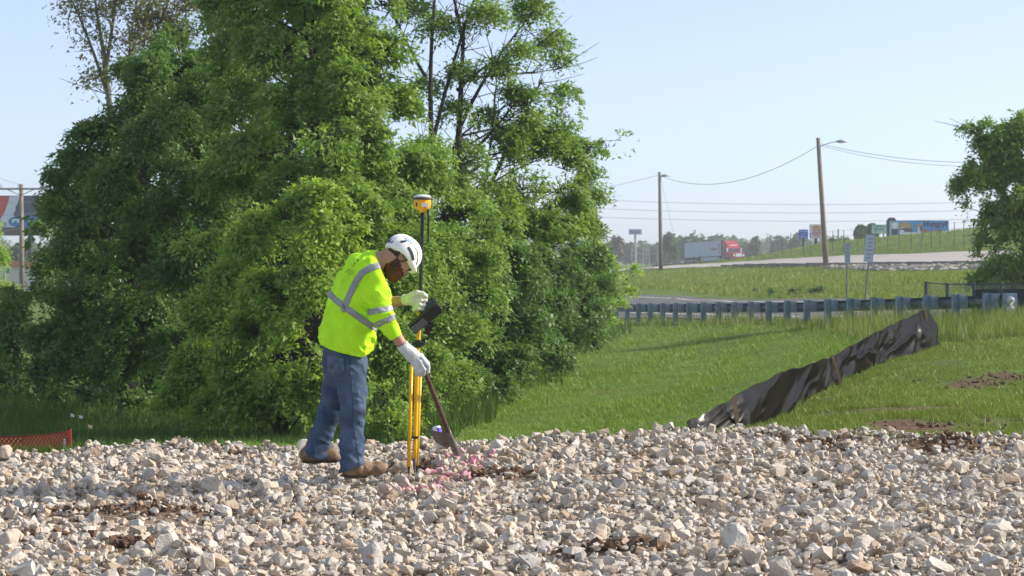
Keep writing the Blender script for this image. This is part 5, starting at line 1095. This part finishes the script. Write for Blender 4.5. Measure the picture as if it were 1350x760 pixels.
MB().tube([g_ - (0, 0, .2), t0], .028, 6).build('post', galp, s2); ax_ = norm(t0 - g_); x_ = norm(np.cross((0, 1., 0), ax_)); yv_ = np.cross(ax_, x_); R_ = np.stack([x_, yv_, ax_], 1)
c_ = P(1146, 328, 61) + yv_ * -.035; MB().box(c_, (.27, .012, .78), R_).build('sign_plate', sgn_w, s2)
for k in range(6): MB().box(c_ + ax_ * (.28 - k * .11) - yv_ * .008, (.19 - .05 * (k % 3), .004, .03), R_).build('printed_line', ink_g, s2)

woodp = mat('pole_wood', (.19, .155, .125), .9, col2=(.27, .22, .17), vscale=3, spec=.1); lampm = mat('lamp_grey', (.35, .36, .38), .5, metal=.4); wirem = mat('cable_grey', (.30, .32, .34), .7)
def util_pole(label, base, top, r0, r1, arm, seed):
    b = snap(base, -.3); t = thing('utility_pole', label, 'utility pole', (b[0], b[1], b[2] + .3), 'wooden poles with lamp arms'); MB().tube([b, b * .5 + top * .5, top], [r0, (r0 + r1) / 2, r1], 10).build('pole', woodp, t, True)
    if arm:
        a0, a1, a2 = arm; ar = MB().tube(bez(a0, a1, a2, 10), .035, 6).build('lamp_arm', lampm, t, True); MB().tube([a2 - (.1, 0, 0), a2 + (.25, 0, .02), a2 + (.8, 0, 0)], [.06, .14, .05], 8).build('lamp_head', lampm, ar, True)
    return t
util_pole('weathered wooden utility pole with lamp arm at the kerb of the upper road', P(1089.5, 352, 160), P(1078.5, 182, 160), .22, .15, (P(1079, 195, 160), P(1088, 189, 160), P(1104, 187, 160)), 1)
util_pole('thinner tan wooden utility pole beside the narrow end of the upper road', P(871.5, 356, 214), P(869.5, 227, 214), .22, .15, (P(870, 237, 214), P(872, 233, 214), P(873, 232, 214)), 2)
def wire_(label, a, b, sag, n=24, r=.02):
    a, b = np.asarray(a, float), np.asarray(b, float); t = np.linspace(0, 1, n)[:, None]; q = a + (b - a) * t; q[:, 2] -= (sag * 4 * t * (1 - t))[:, 0]; V, Fs = tube(q, r, 4)
    return set_props(obj('overhead_wire', V, Fs, wirem), label, 'wire', 'overhead wires')
wire_('sagging cable strung between the two wooden lamp poles', P(870, 232, 214), P(1079, 192, 160), 1.75, r=.022)
wire_('upper cable running from the taller lamp pole towards the right hand tree', P(1082, 190, 160), P(1420, 205, 150), .9, r=.018); wire_('lower cable running from the taller lamp pole towards the right hand tree', P(1082, 192.5, 160), P(1420, 209, 150), 1.0, r=.014)
wire_('cable running from the thinner lamp pole into the thicket', P(869, 231, 214), P(700, 262, 240), .3, r=.018); wire_('thin guy wire slanting down from the thinner lamp pole', P(871, 236, 214), P(898, 352, 225), 0, r=.012)
for k, (y0, ym, y1) in enumerate(((250, 270, 252), (262, 281, 263), (274, 292, 276))):
    wire_(('topmost', 'middle', 'lowest')[k] + ' of three long parallel power lines crossing the sky', P(560, y0, 300), P(1560, y1, 300), (ym - (y0 + y1) / 2) * 300 / F, 40, .026)

# left pole with crossarm
gw = mat('old_pole_grey', (.20, .17, .14), .9, var=.2, vscale=4)
b = snap(P(29, 385, 150), -.3); lp = thing('utility_pole', 'grey wooden utility pole with crossarm in front of the red billboard', 'utility pole', b + (0, 0, .3)); tp = P(28, 243, 150)
MB().tube([b, tp], [.19, .14], 10).build('pole', gw, lp, True); ca = MB().box(P(27, 249.5, 150) + (0, -.2, 0), (3.6, .12, .12)).build('crossarm', gw, lp)
for px in (2.5, 25, 58): MB().tube([P(px, 248.5, 150) + (0, -.2, 0), P(px, 243, 150) + (0, -.2, 0)], [.05, .03], 7).build('insulator', lampm, ca)
MB().tube([P(10, 250, 150) + (0, -.2, 0), P(28, 258, 150) + (0, -.16, 0)], .03, 5).build('brace', gw, lp); MB().tube([P(46, 250, 150) + (0, -.2, 0), P(28, 258, 150) + (0, -.16, 0)], .03, 5).build('brace', gw, lp)
wire_('cable climbing away from the top of the crossarm pole', P(25, 243, 150), P(-60, 200, 140), .3, r=.018); wire_('upper cable crossing in front of the red billboard', P(-40, 269, 150), P(120, 258, 150), .15, r=.014); wire_('lower cable crossing in front of the red billboard', P(-40, 284, 150), P(120, 272, 150), .2, r=.014); wire_('cable sagging from the crossarm pole below the billboard picture', P(-40, 298, 149), P(30, 299, 149), .35, r=.016)

# ================================================================ FLAT PRINT ON BILLBOARDS AND SIGNS
def pm_(name, c, r=.5): return mat(name, c, r, var=.04, vscale=2)
def ellp(cx, cy, rx, ry, a0=0, a1=360, n=20): return [(cx + rx * math.cos(math.radians(a)), cy + ry * math.sin(math.radians(a))) for a in np.linspace(a0, a1, n, endpoint=(a1 - a0 != 360))]
class Board:
    """upright flat sign, picture coordinates in metres from its lower left corner"""
    def __init__(s, o, ux, parent): s.o = np.asarray(o, float); s.ux = norm(np.asarray(ux, float)); s.uy = np.array((0, 0, 1.)); s.un = np.cross(s.ux, s.uy); s.p = parent; s.k = 0
    def poly(s, name, pts, m_, t=.012, parent=None, depth=None):
        s.k += 1; off = .004 * s.k if depth is None else depth; return MB().prism(pts, s.o + s.un * off, s.ux, s.uy, s.un, t).build(name, m_, parent or s.p)
    def rect(s, name, x0, y0, x1, y1, m_, **k): return s.poly(name, [(x0, y0), (x1, y0), (x1, y1), (x0, y1)], m_, **k)
    def text(s, name, txt, x, y, m_, width=None, height=None, parent=None, bold=.02):
        s.k += 1; V, Fs = text_mesh(txt, s.o + s.ux * x + s.uy * y, s.ux, s.uy, width, height, .004 * s.k + .02, bold); return obj(name, V, Fs, m_, parent or s.p)
# blue burger billboard on the hill
D_ = 262; pxm = F / D_; o_ = P(1172, 312, D_); Wb = 79 / pxm; Hb = 21 / pxm
bb = thing('billboard', 'long bright blue billboard picturing burgers on the grassy hill', 'billboard', snap((o_[0] + Wb / 2, D_, 0)))
B = Board(o_, (1, .0, 0), bb); dark_b = pm_('frame_dark', (.03, .035, .06)); MB().box(o_ + (Wb / 2, .25, Hb / 2), (Wb, .3, Hb)).build('panel', dark_b, bb)
for k in range(6):
    x_ = o_[0] + Wb * (.06 + k * .176); MB().box((x_, D_ + .45, (o_[2] + hz1(x_, D_) + .2) / 2), (.22, .22, o_[2] - hz1(x_, D_) + .4)).build('post', dark_b, bb)
blue = pm_('poster_blue', (.02, .30, .68)); whitep = pm_('poster_white', (.78, .80, .82)); bun = pm_('poster_bun', (.55, .32, .13)); meat = pm_('poster_meat', (.17, .07, .045)); cheese = pm_('poster_cheese', (.62, .48, .16)); navy = pm_('poster_navy', (.02, .04, .12)); greyt = pm_('poster_grey', (.45, .5, .55)); redp = pm_('poster_red', (.55, .05, .06))
f0 = MB().box(o_ + (Wb / 2, -.03, Hb / 2), (Wb - .1, .03, Hb - .1)).build('poster', blue, bb); B.o = B.o + np.array((0, -.046, 0))
u_ = 1 / pxm; R_ = lambda n, x0, y0, x1, y1, m_: B.rect(n, x0 * u_, y0 * u_, x1 * u_, y1 * u_, m_, parent=f0); E_ = lambda n, cx, cy, rx, ry, m_, a0=0, a1=360: B.poly(n, ellp(cx * u_, cy * u_, rx * u_, ry * u_, a0, a1), m_, parent=f0)
R_('picture_strip', 1, 1, 13, 19.5, greyt); R_('cup', 3, 2, 12, 10, navy); E_('cup_lid', 7.5, 14, 4, 4, whitep); E_('bun', 22, 11.5, 9, 7.5, bun, 0, 180); R_('lettuce', 14, 11, 31, 12.2, cheese); E_('patty', 24, 8.5, 7.5, 3, meat); R_('counter', 13, 2.5, 40, 5.5, whitep); E_('sauce_pot', 17, 6.5, 3, 2, whitep); R_('counter_shade', 13, 1, 38, 2.5, navy)
R_('figure', 38, 3, 42, 12, whitep); E_('figure_head', 39.5, 14.5, 3, 3, bun); E_('figure_coat', 42, 10, 2, 3, meat); E_('small_burger', 48, 6.5, 5, 3.2, pm_('poster_rust', (.42, .14, .06))); R_('cloth', 42, 1, 78, 3, whitep); E_('logo_disc', 62, 6, 3.2, 3.2, redp); R_('logo_stripe', 59.2, 5.4, 64.8, 6.6, whitep)
B.text('lettering', 'Hungry?', 45.5 * u_, 11 * u_, navy, width=31.5 * u_, height=9.5 * u_, parent=f0, bold=.045)
for k, (a, b_) in enumerate(((66, 68), (68.6, 70), (70.6, 72.4), (74.5, 75.6))): R_('logo_letter', a, 4.2, b_, 8, navy if k < 3 else whitep)
sh = MB().prism(ellp(7 * u_, 20.5 * u_, 4.6 * u_, 4.6 * u_, 0, 180) , o_ + (-.1, .5, 0), (1, 0, 0), (0, 0, 1), (0, 1, 0), .25); sh.prism(ellp(-1.5 * u_ + .55, 20.5 * u_, 4.6 * u_, 4.6 * u_, 0, 180), o_ + (-.1, .52, 0), (1, 0, 0), (0, 0, 1), (0, 1, 0), .25); sh.build('rounded_extension', pm_('extension_brown', (.07, .04, .045)), bb); MB().box(o_ + (-.12, .3, Hb / 2), (.25, .5, Hb)).build('side_board', dark_b, bb)
# green commuter sign
D_ = 235; pxm = F / D_; u_ = 1 / pxm; o_ = P(1149.5, 308.5, D_); gs = thing('green_road_sign', 'faded pale green road sign beside the blue billboard', 'road sign', snap((o_[0] + 9 * u_, D_, 0))); pg = pm_('sign_faded_green', (.27, .46, .40)); sgw = pm_('sign_letter_green', (.10, .28, .22)); pale = pm_('sign_pale', (.5, .64, .6))
pn_ = MB().box(o_ + (9.4 * u_, 0, 6 * u_), (18.8 * u_, .06, 12 * u_)).build('sign_panel', pale, gs); Bg = Board(o_ + (0, -.032, 0), (1, 0, 0), gs); Bg.rect('upper_field', .5 * u_, 9 * u_, 18.3 * u_, 11.6 * u_, pg, parent=pn_); Bg.text('lettering', 'COMMUTER', 4 * u_, 9.3 * u_, sgw, width=9 * u_, height=1.6 * u_, parent=pn_); Bg.text('lettering', 'PARKING', 3 * u_, 4.4 * u_, sgw, width=13 * u_, height=3 * u_, parent=pn_)
for dx in (3, 15.5): MB().box((o_[0] + dx * u_, D_ + .1, (o_[2] + hz1(o_[0], D_)) / 2), (.14, .14, o_[2] - hz1(o_[0], D_) + .6)).build('post', galp, gs)
# white restaurant sign and blue motel sign
D_ = 300; pxm = F / D_; u_ = 1 / pxm; o_ = P(1067.5, 314.5, D_); rs = thing('restaurant_sign', 'white rounded sign with orange bun and red lettering beside the tall lamp pole', 'sign', snap((o_[0] + 8 * u_, D_, 0)))
def rrect(w_, h__, r): return [q for cx, cy, a in ((w_ - r, r, 270), (w_ - r, h__ - r, 0), (r, h__ - r, 90), (r, r, 180)) for q in ellp(cx, cy, r, r, a, a + 90, 5)]
pn_ = MB().prism(rrect(16.6 * u_, 18.6 * u_, 2 * u_), o_, (1, 0, 0), (0, 0, 1), (0, 1, 0), .5).build('sign_box', pm_('box_white', (.74, .72, .74)), rs); Br = Board(o_ + (0, -.016, 0), (1, 0, 0), rs); bo = pm_('bun_orange', (.70, .28, .03)); br = pm_('letter_red', (.66, .04, .05))
Br.poly('upper_bun', ellp(9 * u_, 12.4 * u_, 5.4 * u_, 5 * u_, 0, 180), bo, parent=pn_); Br.poly('lower_bun', [(x, y) for x, y in ellp(9 * u_, 4.4 * u_, 5.4 * u_, 2.2 * u_, 180, 360)], bo, parent=pn_)
Br.text('lettering', 'BURGER', 3.6 * u_, 8.8 * u_, br, width=11 * u_, height=3.0 * u_, parent=pn_, bold=.03); Br.text('lettering', 'KING', 3.6 * u_, 5.0 * u_, br, width=11 * u_, height=3.3 * u_, parent=pn_, bold=.03); MB().box((o_[0] + 8.3 * u_, D_ + .25, (o_[2] + hz1(o_[0], D_)) / 2 - .5), (.4, .4, o_[2] - hz1(o_[0], D_) + 1.0)).build('post', dark_b, rs)
o_ = P(1053, 303, D_ - 5); o_[2] -= 11.5 * u_; ms_ = thing('blue_sign', 'small square royal blue sign with white lettering left of the restaurant sign', 'sign', snap((o_[0] + 6 * u_, D_ - 5, 0))); pn_ = MB().box(o_ + (6 * u_, 0, 5.8 * u_), (12 * u_, .2, 11.6 * u_)).build('sign_panel', pm_('panel_blue', (.015, .12, .55)), ms_); Bm = Board(o_ + (0, -.102, 0), (1, 0, 0), ms_)
for a, b_, y_ in ((1.5, 10.5, 8.6), (3, 8, 5.2), (3, 9, 1.8)):
    x_ = a
    while x_ < b_ - .3: Bm.rect('printed_mark', x_ * u_, y_ * u_, min(b_, x_ + random.uniform(.7, 1.4)) * u_, (y_ + random.uniform(.9, 1.5)) * u_, whitep, parent=pn_); x_ += random.uniform(1.5, 2.0)
MB().box((o_[0] + 6 * u_, D_ - 4.8, (o_[2] + hz1(o_[0], D_)) / 2), (.3, .3, o_[2] - hz1(o_[0], D_) + .6)).build('post', dark_b, ms_)
# filling station sign
D_ = 420; pxm = F / D_; u_ = 1 / pxm; o_ = P(829, 309.5, D_); fs_ = thing('station_sign', 'pale blue fuel station sign on a tall thin mast beside the tan pole', 'sign', snap((o_[0] + 8.5 * u_, D_, 0))); pn_ = MB().box(o_ + (8.5 * u_, 0, 3.6 * u_), (17 * u_, .5, 7.2 * u_)).build('sign_panel', pm_('panel_pale_blue', (.50, .58, .70)), fs_); Bs = Board(o_ + (0, -.26, 0), (1, 0, 0), fs_)
bl_ = pm_('letter_blue', (.06, .13, .42)); 
for i_, (t_, x_, w_, h__) in enumerate((('M', 2.2, 3.4, 4.6), ('o', 6.1, 2.6, 3.4), ('b', 9.1, 2.5, 4.6), ('i', 12.0, .7, 4.6), ('l', 13.3, .7, 4.6))): Bs.text('lettering', t_, x_ * u_, 1.3 * u_, redp if t_ == 'o' else bl_, width=w_ * u_, height=h__ * u_, parent=pn_, bold=.03)
MB().tube([(o_[0] + 8.5 * u_, D_, hz1(o_[0], D_) - .3), (o_[0] + 8.5 * u_, D_, o_[2])], .22, 8).build('mast', lampm, fs_)
# left red billboard
D_ = 240; pxm = F / D_; u_ = 1 / pxm; o_ = P(-62, 300.5, D_); lb = thing('red_billboard', 'big red white and navy billboard with blue oval behind the crossarm pole', 'billboard', snap((o_[0] + 62 * u_, D_, 0)))
f0 = MB().box(o_ + (62 * u_, 0, 21 * u_), (124 * u_, .3, 42.5 * u_)).build('poster', pm_('poster_dark_navy', (.035, .05, .095)), lb); Bl = Board(o_ + (0, -.152, 0), (1, 0, 0), lb); PX = lambda L: [((x + 62) * u_, (300.5 - y) * u_) for x, y in L]
Bl.poly('red_field', PX([(-61, 300), (0, 291), (6, 280), (11, 268), (12, 259), (-61, 259)]), pm_('poster_dull_red', (.55, .06, .045)), parent=f0); Bl.poly('white_shape', PX([(0, 291), (6, 281), (11, 268), (13, 259), (26, 259), (24, 268), (21, 273), (21, 278), (18, 282), (19, 285), (27, 287), (28, 300), (0, 300)]), pm_('poster_bluish_white', (.60, .64, .74)), parent=f0)
ov = Bl.poly('blue_oval', [((33 + 62 + 22 * math.cos(a)) * u_, max(0.3, (9.5 - (5.5 - 4 * 1) + 8.5 * math.sin(a))) * u_) for a in np.linspace(0, 6.283, 24, endpoint=False)], pm_('oval_blue', (.03, .16, .42)), parent=f0); Bl.text('lettering', 'PE', (16.5 + 62) * u_, (300.5 - 294) * u_, whitep, width=12.5 * u_, height=5 * u_, parent=f0, bold=.04); Bl.text('lettering', 'T', (37 + 62) * u_, (300.5 - 294) * u_, whitep, width=5.5 * u_, height=5 * u_, parent=f0, bold=.04)
Bl.poly('brown_mark', ellp((6.5 + 62) * u_, 4.5 * u_, 2.8 * u_, 2.6 * u_), meat, parent=f0)
MB().box(o_ + (62 * u_, -.3, -5 * u_), (124 * u_, 1.0, 9.5 * u_)).build('apron', pm_('apron_brown', (.11, .07, .065)), lb); MB().box(o_ + (62 * u_, -.9, -9.8 * u_), (124 * u_, 1.2, .12)).build('catwalk', dark_b, lb)
for x_ in (8, 50, 100): MB().tube([(o_[0] + x_ * u_, D_ + .6, hz1(o_[0] + x_ * u_, D_) - .4), (o_[0] + x_ * u_, D_ + .6, o_[2] + 30 * u_)], .28, 8).build('column', dark_b, lb)
# round orange sign, green sign, pale building
D_ = 260; u_ = D_ / F; q = P(5, 342, D_); osn = thing('round_orange_sign', 'round orange sign on a post below the red billboard', 'sign', snap(q)); MB().prism(ellp(0, 0, 5.5 * u_, 6 * u_), q, (1, 0, 0), (0, 0, 1), (0, 1, 0), .3).build('disc', pm_('disc_orange', (.62, .15, .05)), osn); MB().prism(ellp(0, 0, 3 * u_, 2 * u_), q - (0, .02, 0), (1, 0, 0), (0, 0, 1), (0, 1, 0), .02).build('disc_mark', pm_('disc_yellow', (.7, .4, .08)), osn); MB().box((q[0], D_ + .2, (q[2] + hz1(q[0], D_)) / 2), (.3, .2, q[2] - hz1(q[0], D_) + .4)).build('post', lampm, osn)
q = P(8, 360.5, D_ - 4); gsn = thing('green_panel_sign', 'green panel sign with white lettering below the round orange sign', 'sign', snap(q)); pn_ = MB().box(q + (7 * u_, 0, 5 * u_), (14.5 * u_, .25, 10 * u_)).build('panel', pm_('panel_green', (.01, .22, .13)), gsn); Bq = Board(q + (0, -.13, 0), (1, 0, 0), gsn); Bq.poly('oval', ellp(8 * u_, 3 * u_, 3.5 * u_, 2 * u_), pm_('oval_green', (.02, .5, .2)), parent=pn_)
for k in range(5): Bq.rect('printed_mark', (.9 + k * 2) * u_, 7 * u_, (2.3 + k * 2) * u_, 8.6 * u_, whitep, parent=pn_)
MB().box((q[0] + 7 * u_, D_ - 3.8, (q[2] + hz1(q[0], D_)) / 2), (.4, .2, q[2] - hz1(q[0], D_) + .4)).build('post', lampm, gsn)
q = snap(P(80, 400, 200)); bd = thing('roadside_building', 'pale pinkish flat roofed building half hidden behind the dark tree', 'building', q); u_ = 200 / F; zt = P(0, 338, 200)[2]; zb = hz1(q[0], 200) - .5; xl, xr = P(42, 0, 200)[0], P(150, 0, 200)[0]
MB().box(((xl + xr) / 2, 204, (zt + zb) / 2), (xr - xl, 8, zt - zb)).build('wall', pm_('wall_pink_beige', (.48, .36, .32)), bd); MB().box(((xl + xr) / 2, 204, zt + .1), (xr - xl + .4, 8.4, .25)).build('roof', pm_('roof_trim', (.35, .3, .29)), bd)
for k in range(4): MB().box((xl + 1.0 + k * 1.9, 199.98, zb + 1.6), (.9, .1, 1.2)).build('window', pm_('window_dark', (.05, .07, .09), .2), bd)
q = snap(P(40, 390, 190)); kb_ = thing('roadside_kiosk', 'low orange and white kiosk glimpsed between leaves beside the crossarm pole', 'kiosk', q); MB().box(q + (0, 0, 1.2), (3.2, 2.5, 2.6)).build('wall', pm_('kiosk_white', (.55, .5, .48)), kb_); MB().box(q + (0, 0, 2.7), (3.6, 2.9, .5)).build('roof', pm_('kiosk_orange', (.45, .17, .09)), kb_)

# ================================================================ LORRY AND CAR
tk_red = mat('lorry_red', (.36, .02, .035), .35, spec=.5); tr_w = mat('trailer_white', (.40, .46, .55), .5, var=.04, vscale=1); rub = mat('tyre_black', (.02, .02, .02), .85); chrome = mat('chrome', (.7, .7, .7), .2, metal=.9); glass = mat('windscreen_dark', (.03, .045, .07), .1, spec=.6)
DT = 400; org = snap(P(963, 347, DT), .2); lr = thing('lorry', 'red tractor unit hauling a long white box trailer up the ramp', 'lorry', org)
RT = rotz(math.radians(-69.5)) @ roty(math.radians(-1.6))       # local +x = forward, +y = left
def T(v): return org + RT @ np.asarray(v, float)
def tb(c, s_, name, m_, par=lr, extra=None): return MB().box(T(c), s_, RT if extra is None else RT @ extra).build(name, m_, par)
tr = tb((-9.3, 0, 2.65), (16.0, 2.6, 2.9), 'trailer', tr_w); tb((-9.3, 0, 1.0), (15.6, 2.3, .25), 'chassis', rub); tb((-6.5, 0, .75), (7.5, 2.45, .8), 'side_skirt', mat('skirt_grey', (.40, .44, .50), .6), tr); tb((-9.3, 0, 1.17), (16.05, 2.64, .12), 'lower_rail', rub, tr); tb((-1.28, 0, 2.65), (.06, 2.62, 2.94), 'nose_trim', rub, tr)
for s_ in (-1, 1):
    for k in range(12): tb((-16.6 + k * 1.3, 1.305 * s_, 2.7), (.05, .02, 2.6), 'panel_rib', tr_w, tr)
    for k in range(7): tb((-5.6 + k * .42, 1.31 * s_, 2.55), (.28, .03, .9 if k in (0, 3) else .6), 'red_lettering', mat('letter_dull_red', (.30, .09, .11), .6), tr)
    tb((-4.3, 1.308 * s_, 2.55), (3.4, .02, 1.25), 'logo_field', mat('logo_pale', (.55, .56, .62), .6), tr); tb((-2.2, 1.31 * s_, 2.6), (.35, .03, 1.8), 'blue_bar', mat('bar_blue', (.12, .16, .3), .6), tr)
cabp = [(-.9, .9), (3.4, .9), (3.55, 1.6), (1.9, 1.85), (1.55, 2.6), (.9, 3.6), (-.3, 4.05), (-.9, 4.05)]
MB().prism(cabp, T((0, 1.2, 0)), RT[:, 0], RT[:, 2], -RT[:, 1], 2.4).build('cab', tk_red, lr); tb((1.74, 0, 2.2), (.06, 2.1, .75), 'windscreen', glass, lr, roty(math.radians(-25))); tb((3.5, 0, 1.25), (.1, 1.3, .6), 'grille', chrome); tb((3.45, 0, .65), (.3, 2.45, .4), 'bumper', tk_red); tb((1.2, 0, 3.15), (.04, 1.5, .1), 'roof_lettering', whitep, lr, roty(math.radians(-30)))
for s_ in (-1, 1):
    tb((3.45, .95 * s_, 1.2), (.16, .35, .35), 'headlight', mat('lamp_clear', (.75, .75, .72), .2)); tb((1.6, 1.45 * s_, 2.25), (.2, .18, .8), 'mirror', chrome); tb((.6, 1.21 * s_, 2.2), (.9, .03, .7), 'side_window', glass); tb((-.2, 1.22 * s_, 1.6), (.9, .06, .9), 'side_fairing', mat('fairing_dark_red', (.22, .02, .03), .5))
    for x_ in (2.6, -.9, -2.1, -14.6, -15.8):
        w_ = MB().tube([T((x_, 1.0 * s_ - .15, .52)), T((x_, 1.0 * s_ + .15, .52))], .52, 16).build('wheel', rub, lr); MB().tube([T((x_, 1.0 * s_ - .16, .52)), T((x_, 1.0 * s_ + .16, .52))], .27, 12).build('rim', chrome, w_)
q = snap(P(1073, 334, 290), .0); q[2] = P(0, 335.5, 290)[2] - .3; cr = thing('parked_car', 'silver grey car on the crest below the restaurant sign', 'car', q)
MB().prism([(-2.2, .3), (2.2, .3), (2.2, .75), (1.3, .9), (.7, 1.4), (-1.2, 1.42), (-1.9, .95), (-2.2, .9)], q - (0, .85, 0), (1, 0, 0), (0, 0, 1), (0, 1, 0), 1.7).build('body', mat('car_silver', (.42, .46, .5), .35), cr); MB().prism([(-1.6, .95), (1.1, .93), (.65, 1.33), (-1.15, 1.35)], q - (0, .87, 0), (1, 0, 0), (0, 0, 1), (0, 1, 0), 1.74).build('window', glass, cr)
for x_ in (-1.4, 1.4):
    for y_ in (-.75, .75): MB().tube([q + (x_, y_ - .1, .3), q + (x_, y_ + .1, .3)], .32, 12).build('wheel', rub, cr)
# far guardrail in front of the lorry and the fence on the hill
fg = thing('far_guardrail', 'dark low guardrail along the motorway in front of the lorry', 'guardrail', snap(P(950, 348, 370))); pts = [P(860, 351, 372), P(905, 347.5, 371), P(945, 344.8, 370), P(985, 341, 368), P(1015, 336.5, 366)]
for a, b_ in zip(pts[:-1], pts[1:]):
    d_ = norm(b_ - a); MB().box((a + b_) / 2, (np.linalg.norm(b_ - a), .1, .35), np.stack([d_, np.array((0, 1., 0)), np.cross(d_, (0, 1., 0))], 1)).build('rail', mat('rail_dark', (.06, .06, .07), .7), fg)
    for t in np.linspace(0, 1, 6)[:-1]: c_ = a + (b_ - a) * t; MB().box((c_[0], c_[1] + .12, (c_[2] + min(hz1(c_[0], c_[1]), c_[2] - .4)) / 2), (.15, .12, abs(c_[2] - min(hz1(c_[0], c_[1]), c_[2] - .4)) + .3)).build('post', pd, fg)
hfz = thing('hill_fence', 'tall thin wire fence along the foot of the grassy hill', 'fence', snap(P(1190, 335, 178))); prev = None
for k in range(24):
    px = 1000 + k * 14.2 + random.uniform(-3, 3); D_ = float(np.interp(px, [1000, 1085, 1190, 1300, 1420], [212, 194, 178, 166, 156])); g_ = snap(P(px, 340, D_)); t_ = g_ + (0, 0, random.uniform(1.9, 2.15)); MB().tube([g_ - (0, 0, .2), t_], .032, 6).build('post', pd, hfz)
    if prev is not None:
        for z_ in (.3, .9, 1.45, 1.95): MB().tube([prev + (0, 0, z_), g_ + (0, 0, z_)], .008, 4).build('strand', wire, hfz)
    prev = g_
for px, y0, y1, D_, lab in ((923, 338, 353, 228, 'dark slim marker post on the verge left of the lorry'), (960, 341, 355, 230, 'dark slim marker post on the verge below the lorry cab'), (1105, 303, 318, 280, 'slim dark post standing on the hill crest beside the far tree')):
    g_ = snap(P(px, y1, D_)); set_props(MB().tube([g_ - (0, 0, .2), P(px, y0, D_)], .09, 6).tube([P(px, y0, D_), P(px, y0, D_) + (0, 0, .06)], [.11, .05], 6).build('marker_post', pd), lab, 'post')

# ================================================================ DISTANT WOODS
def clump_tree(c, r, h, n, rng, size):
    u = norm(rng.normal(size=(n, 3))); q = u * (rng.random((n, 1)) ** .4) * np.array((r, r, h * .5)); q[:, 0] *= 1 - .25 * (q[:, 2] / h); C = c + q + np.array((0, 0, h * .55))
    nn = norm(u + np.array((0, 0, .5)) + rng.normal(0, .5, (n, 3))); aa = rng.normal(size=(n, 3)); L = rng.uniform(.7, 1.4, n) * size; return leaf_quads(C, nn, aa, L, L * .8)
wm = leaf_mat('woods_green', [(.040, .085, .022), (.062, .118, .030), (.085, .140, .038), (.055, .100, .030)], .25, .8); wm2 = leaf_mat('woods_grey_brown', [(.12, .10, .085), (.16, .135, .115), (.14, .12, .10)], .25, .8)
rgw = np.random.default_rng(99); wv = MB(); tw = MB()
for row, (D0, D1, n_) in enumerate(((520, 620, 70), (680, 860, 80))):
    for k in range(n_):
        px = rgw.uniform(700, 1420) if k % 5 else rgw.uniform(-60, 240); D_ = rgw.uniform(D0, D1); topy = float(np.interp(px, [-60, 60, 240, 700, 800, 900, 1000, 1060, 1150, 1260, 1420], [322, 316, 320, 322, 322, 318, 319, 312, 322, 318, 316])) + rgw.normal(0, 5) - row * 2; b = P(px, 400, D_); b[2] = hz1(b[0], b[1]); h__ = P(px, topy, D_)[2] - b[2]
        if h__ < 3: continue
        wv.add(*clump_tree(b, h__ * rgw.uniform(.28, .42), h__, 230, rgw, 1.35)); tw.tube([b - (0, 0, .3), b + (0, 0, h__ * .7)], [.22, .08], 5)
o = wv.build('distant_woods', wm); set_props(o, 'hazy band of green woods along the horizon', 'woods', kind='stuff'); set_props(tw.build('distant_trunks', bark_grey), 'dim trunks within the hazy woods on the horizon', 'woods', kind='stuff')
def far_tree(lab, px, py, D_, rpx, hpx, m_, seed, n=900, size=.5):
    b = snap(P(px, py, D_)); h__ = P(px, py - hpx, D_)[2] - b[2]; r = rpx * D_ / F; t = thing('distant_tree', lab, 'tree', b, 'single trees on the horizon'); rr = np.random.default_rng(seed); MB().tube([b - (0, 0, .3), b + (0, 0, h__ * .75)], [.2, .06], 6).build('trunk', bark_grey, t)
    m = MB()
    for k in range(7): m.add(*clump_tree(b + np.array((rr.normal(0, r * .45), rr.normal(0, r * .4), h__ * rr.uniform(.1, .5))), r * .55, h__ * .5, n // 7, rr, size))
    m.build('crown', m_, t)
far_tree('lone dark green tree on the hill crest beside the green road sign', 1140, 322, 300, 17, 28, wm, 5, 2600, .55); far_tree('bare grey brown tree at the edge of the woods left of the station sign', 808, 350, 430, 16, 42, wm2, 6, 1100, .7); far_tree('green tree behind the tan pole standing above the woods', 882, 350, 440, 13, 44, wm, 7, 1500, .7); far_tree('small green tree right of the lamp pole on the hill crest', 1100, 326, 285, 12, 14, wm, 8, 1300, .5); far_tree('bushy tree on the hill top near the right hand tree', 1290, 308, 230, 18, 9, wm, 9, 1500, .4)
far_tree('dark green tree behind the red billboard pole', 38, 378, 290, 26, 60, wm, 10, 2600, .55)
for k, (px, D_) in enumerate(((833, 410), (848, 405), (856, 415), (867, 408))):
    g_ = snap(P(px, 350, D_)); t_ = P(px, 325 + 3 * (k % 2), D_); lp_ = thing('lamp_mast', 'thin pale lamp mast standing before the woods near the station sign', 'lamp post', g_, 'lamp masts by the station'); MB().tube([g_ - (0, 0, .2), t_], .09, 6).build('mast', lampm, lp_); MB().tube([t_, t_ + (1.0, 0, .1)], .07, 5).build('arm', lampm, lp_)

# ================================================================ AIR
hv = bpy.data.materials.new('haze_air'); hv.use_nodes = True; n_ = hv.node_tree; n_.nodes.clear(); out = n_.nodes.new('ShaderNodeOutputMaterial'); pv = n_.nodes.new('ShaderNodeVolumePrincipled'); pv.inputs['Color'].default_value = (.90, .94, 1.0, 1); pv.inputs['Density'].default_value = HAZE; pv.inputs['Anisotropy'].default_value = .2
n_.links.new(pv.outputs[0], out.inputs['Volume'])
hb = MB().box((0, 500, 8), (1500, 1100, 34)).build('haze', hv); set_props(hb, 'thin pale summer haze filling the air', 'haze', kind='stuff')
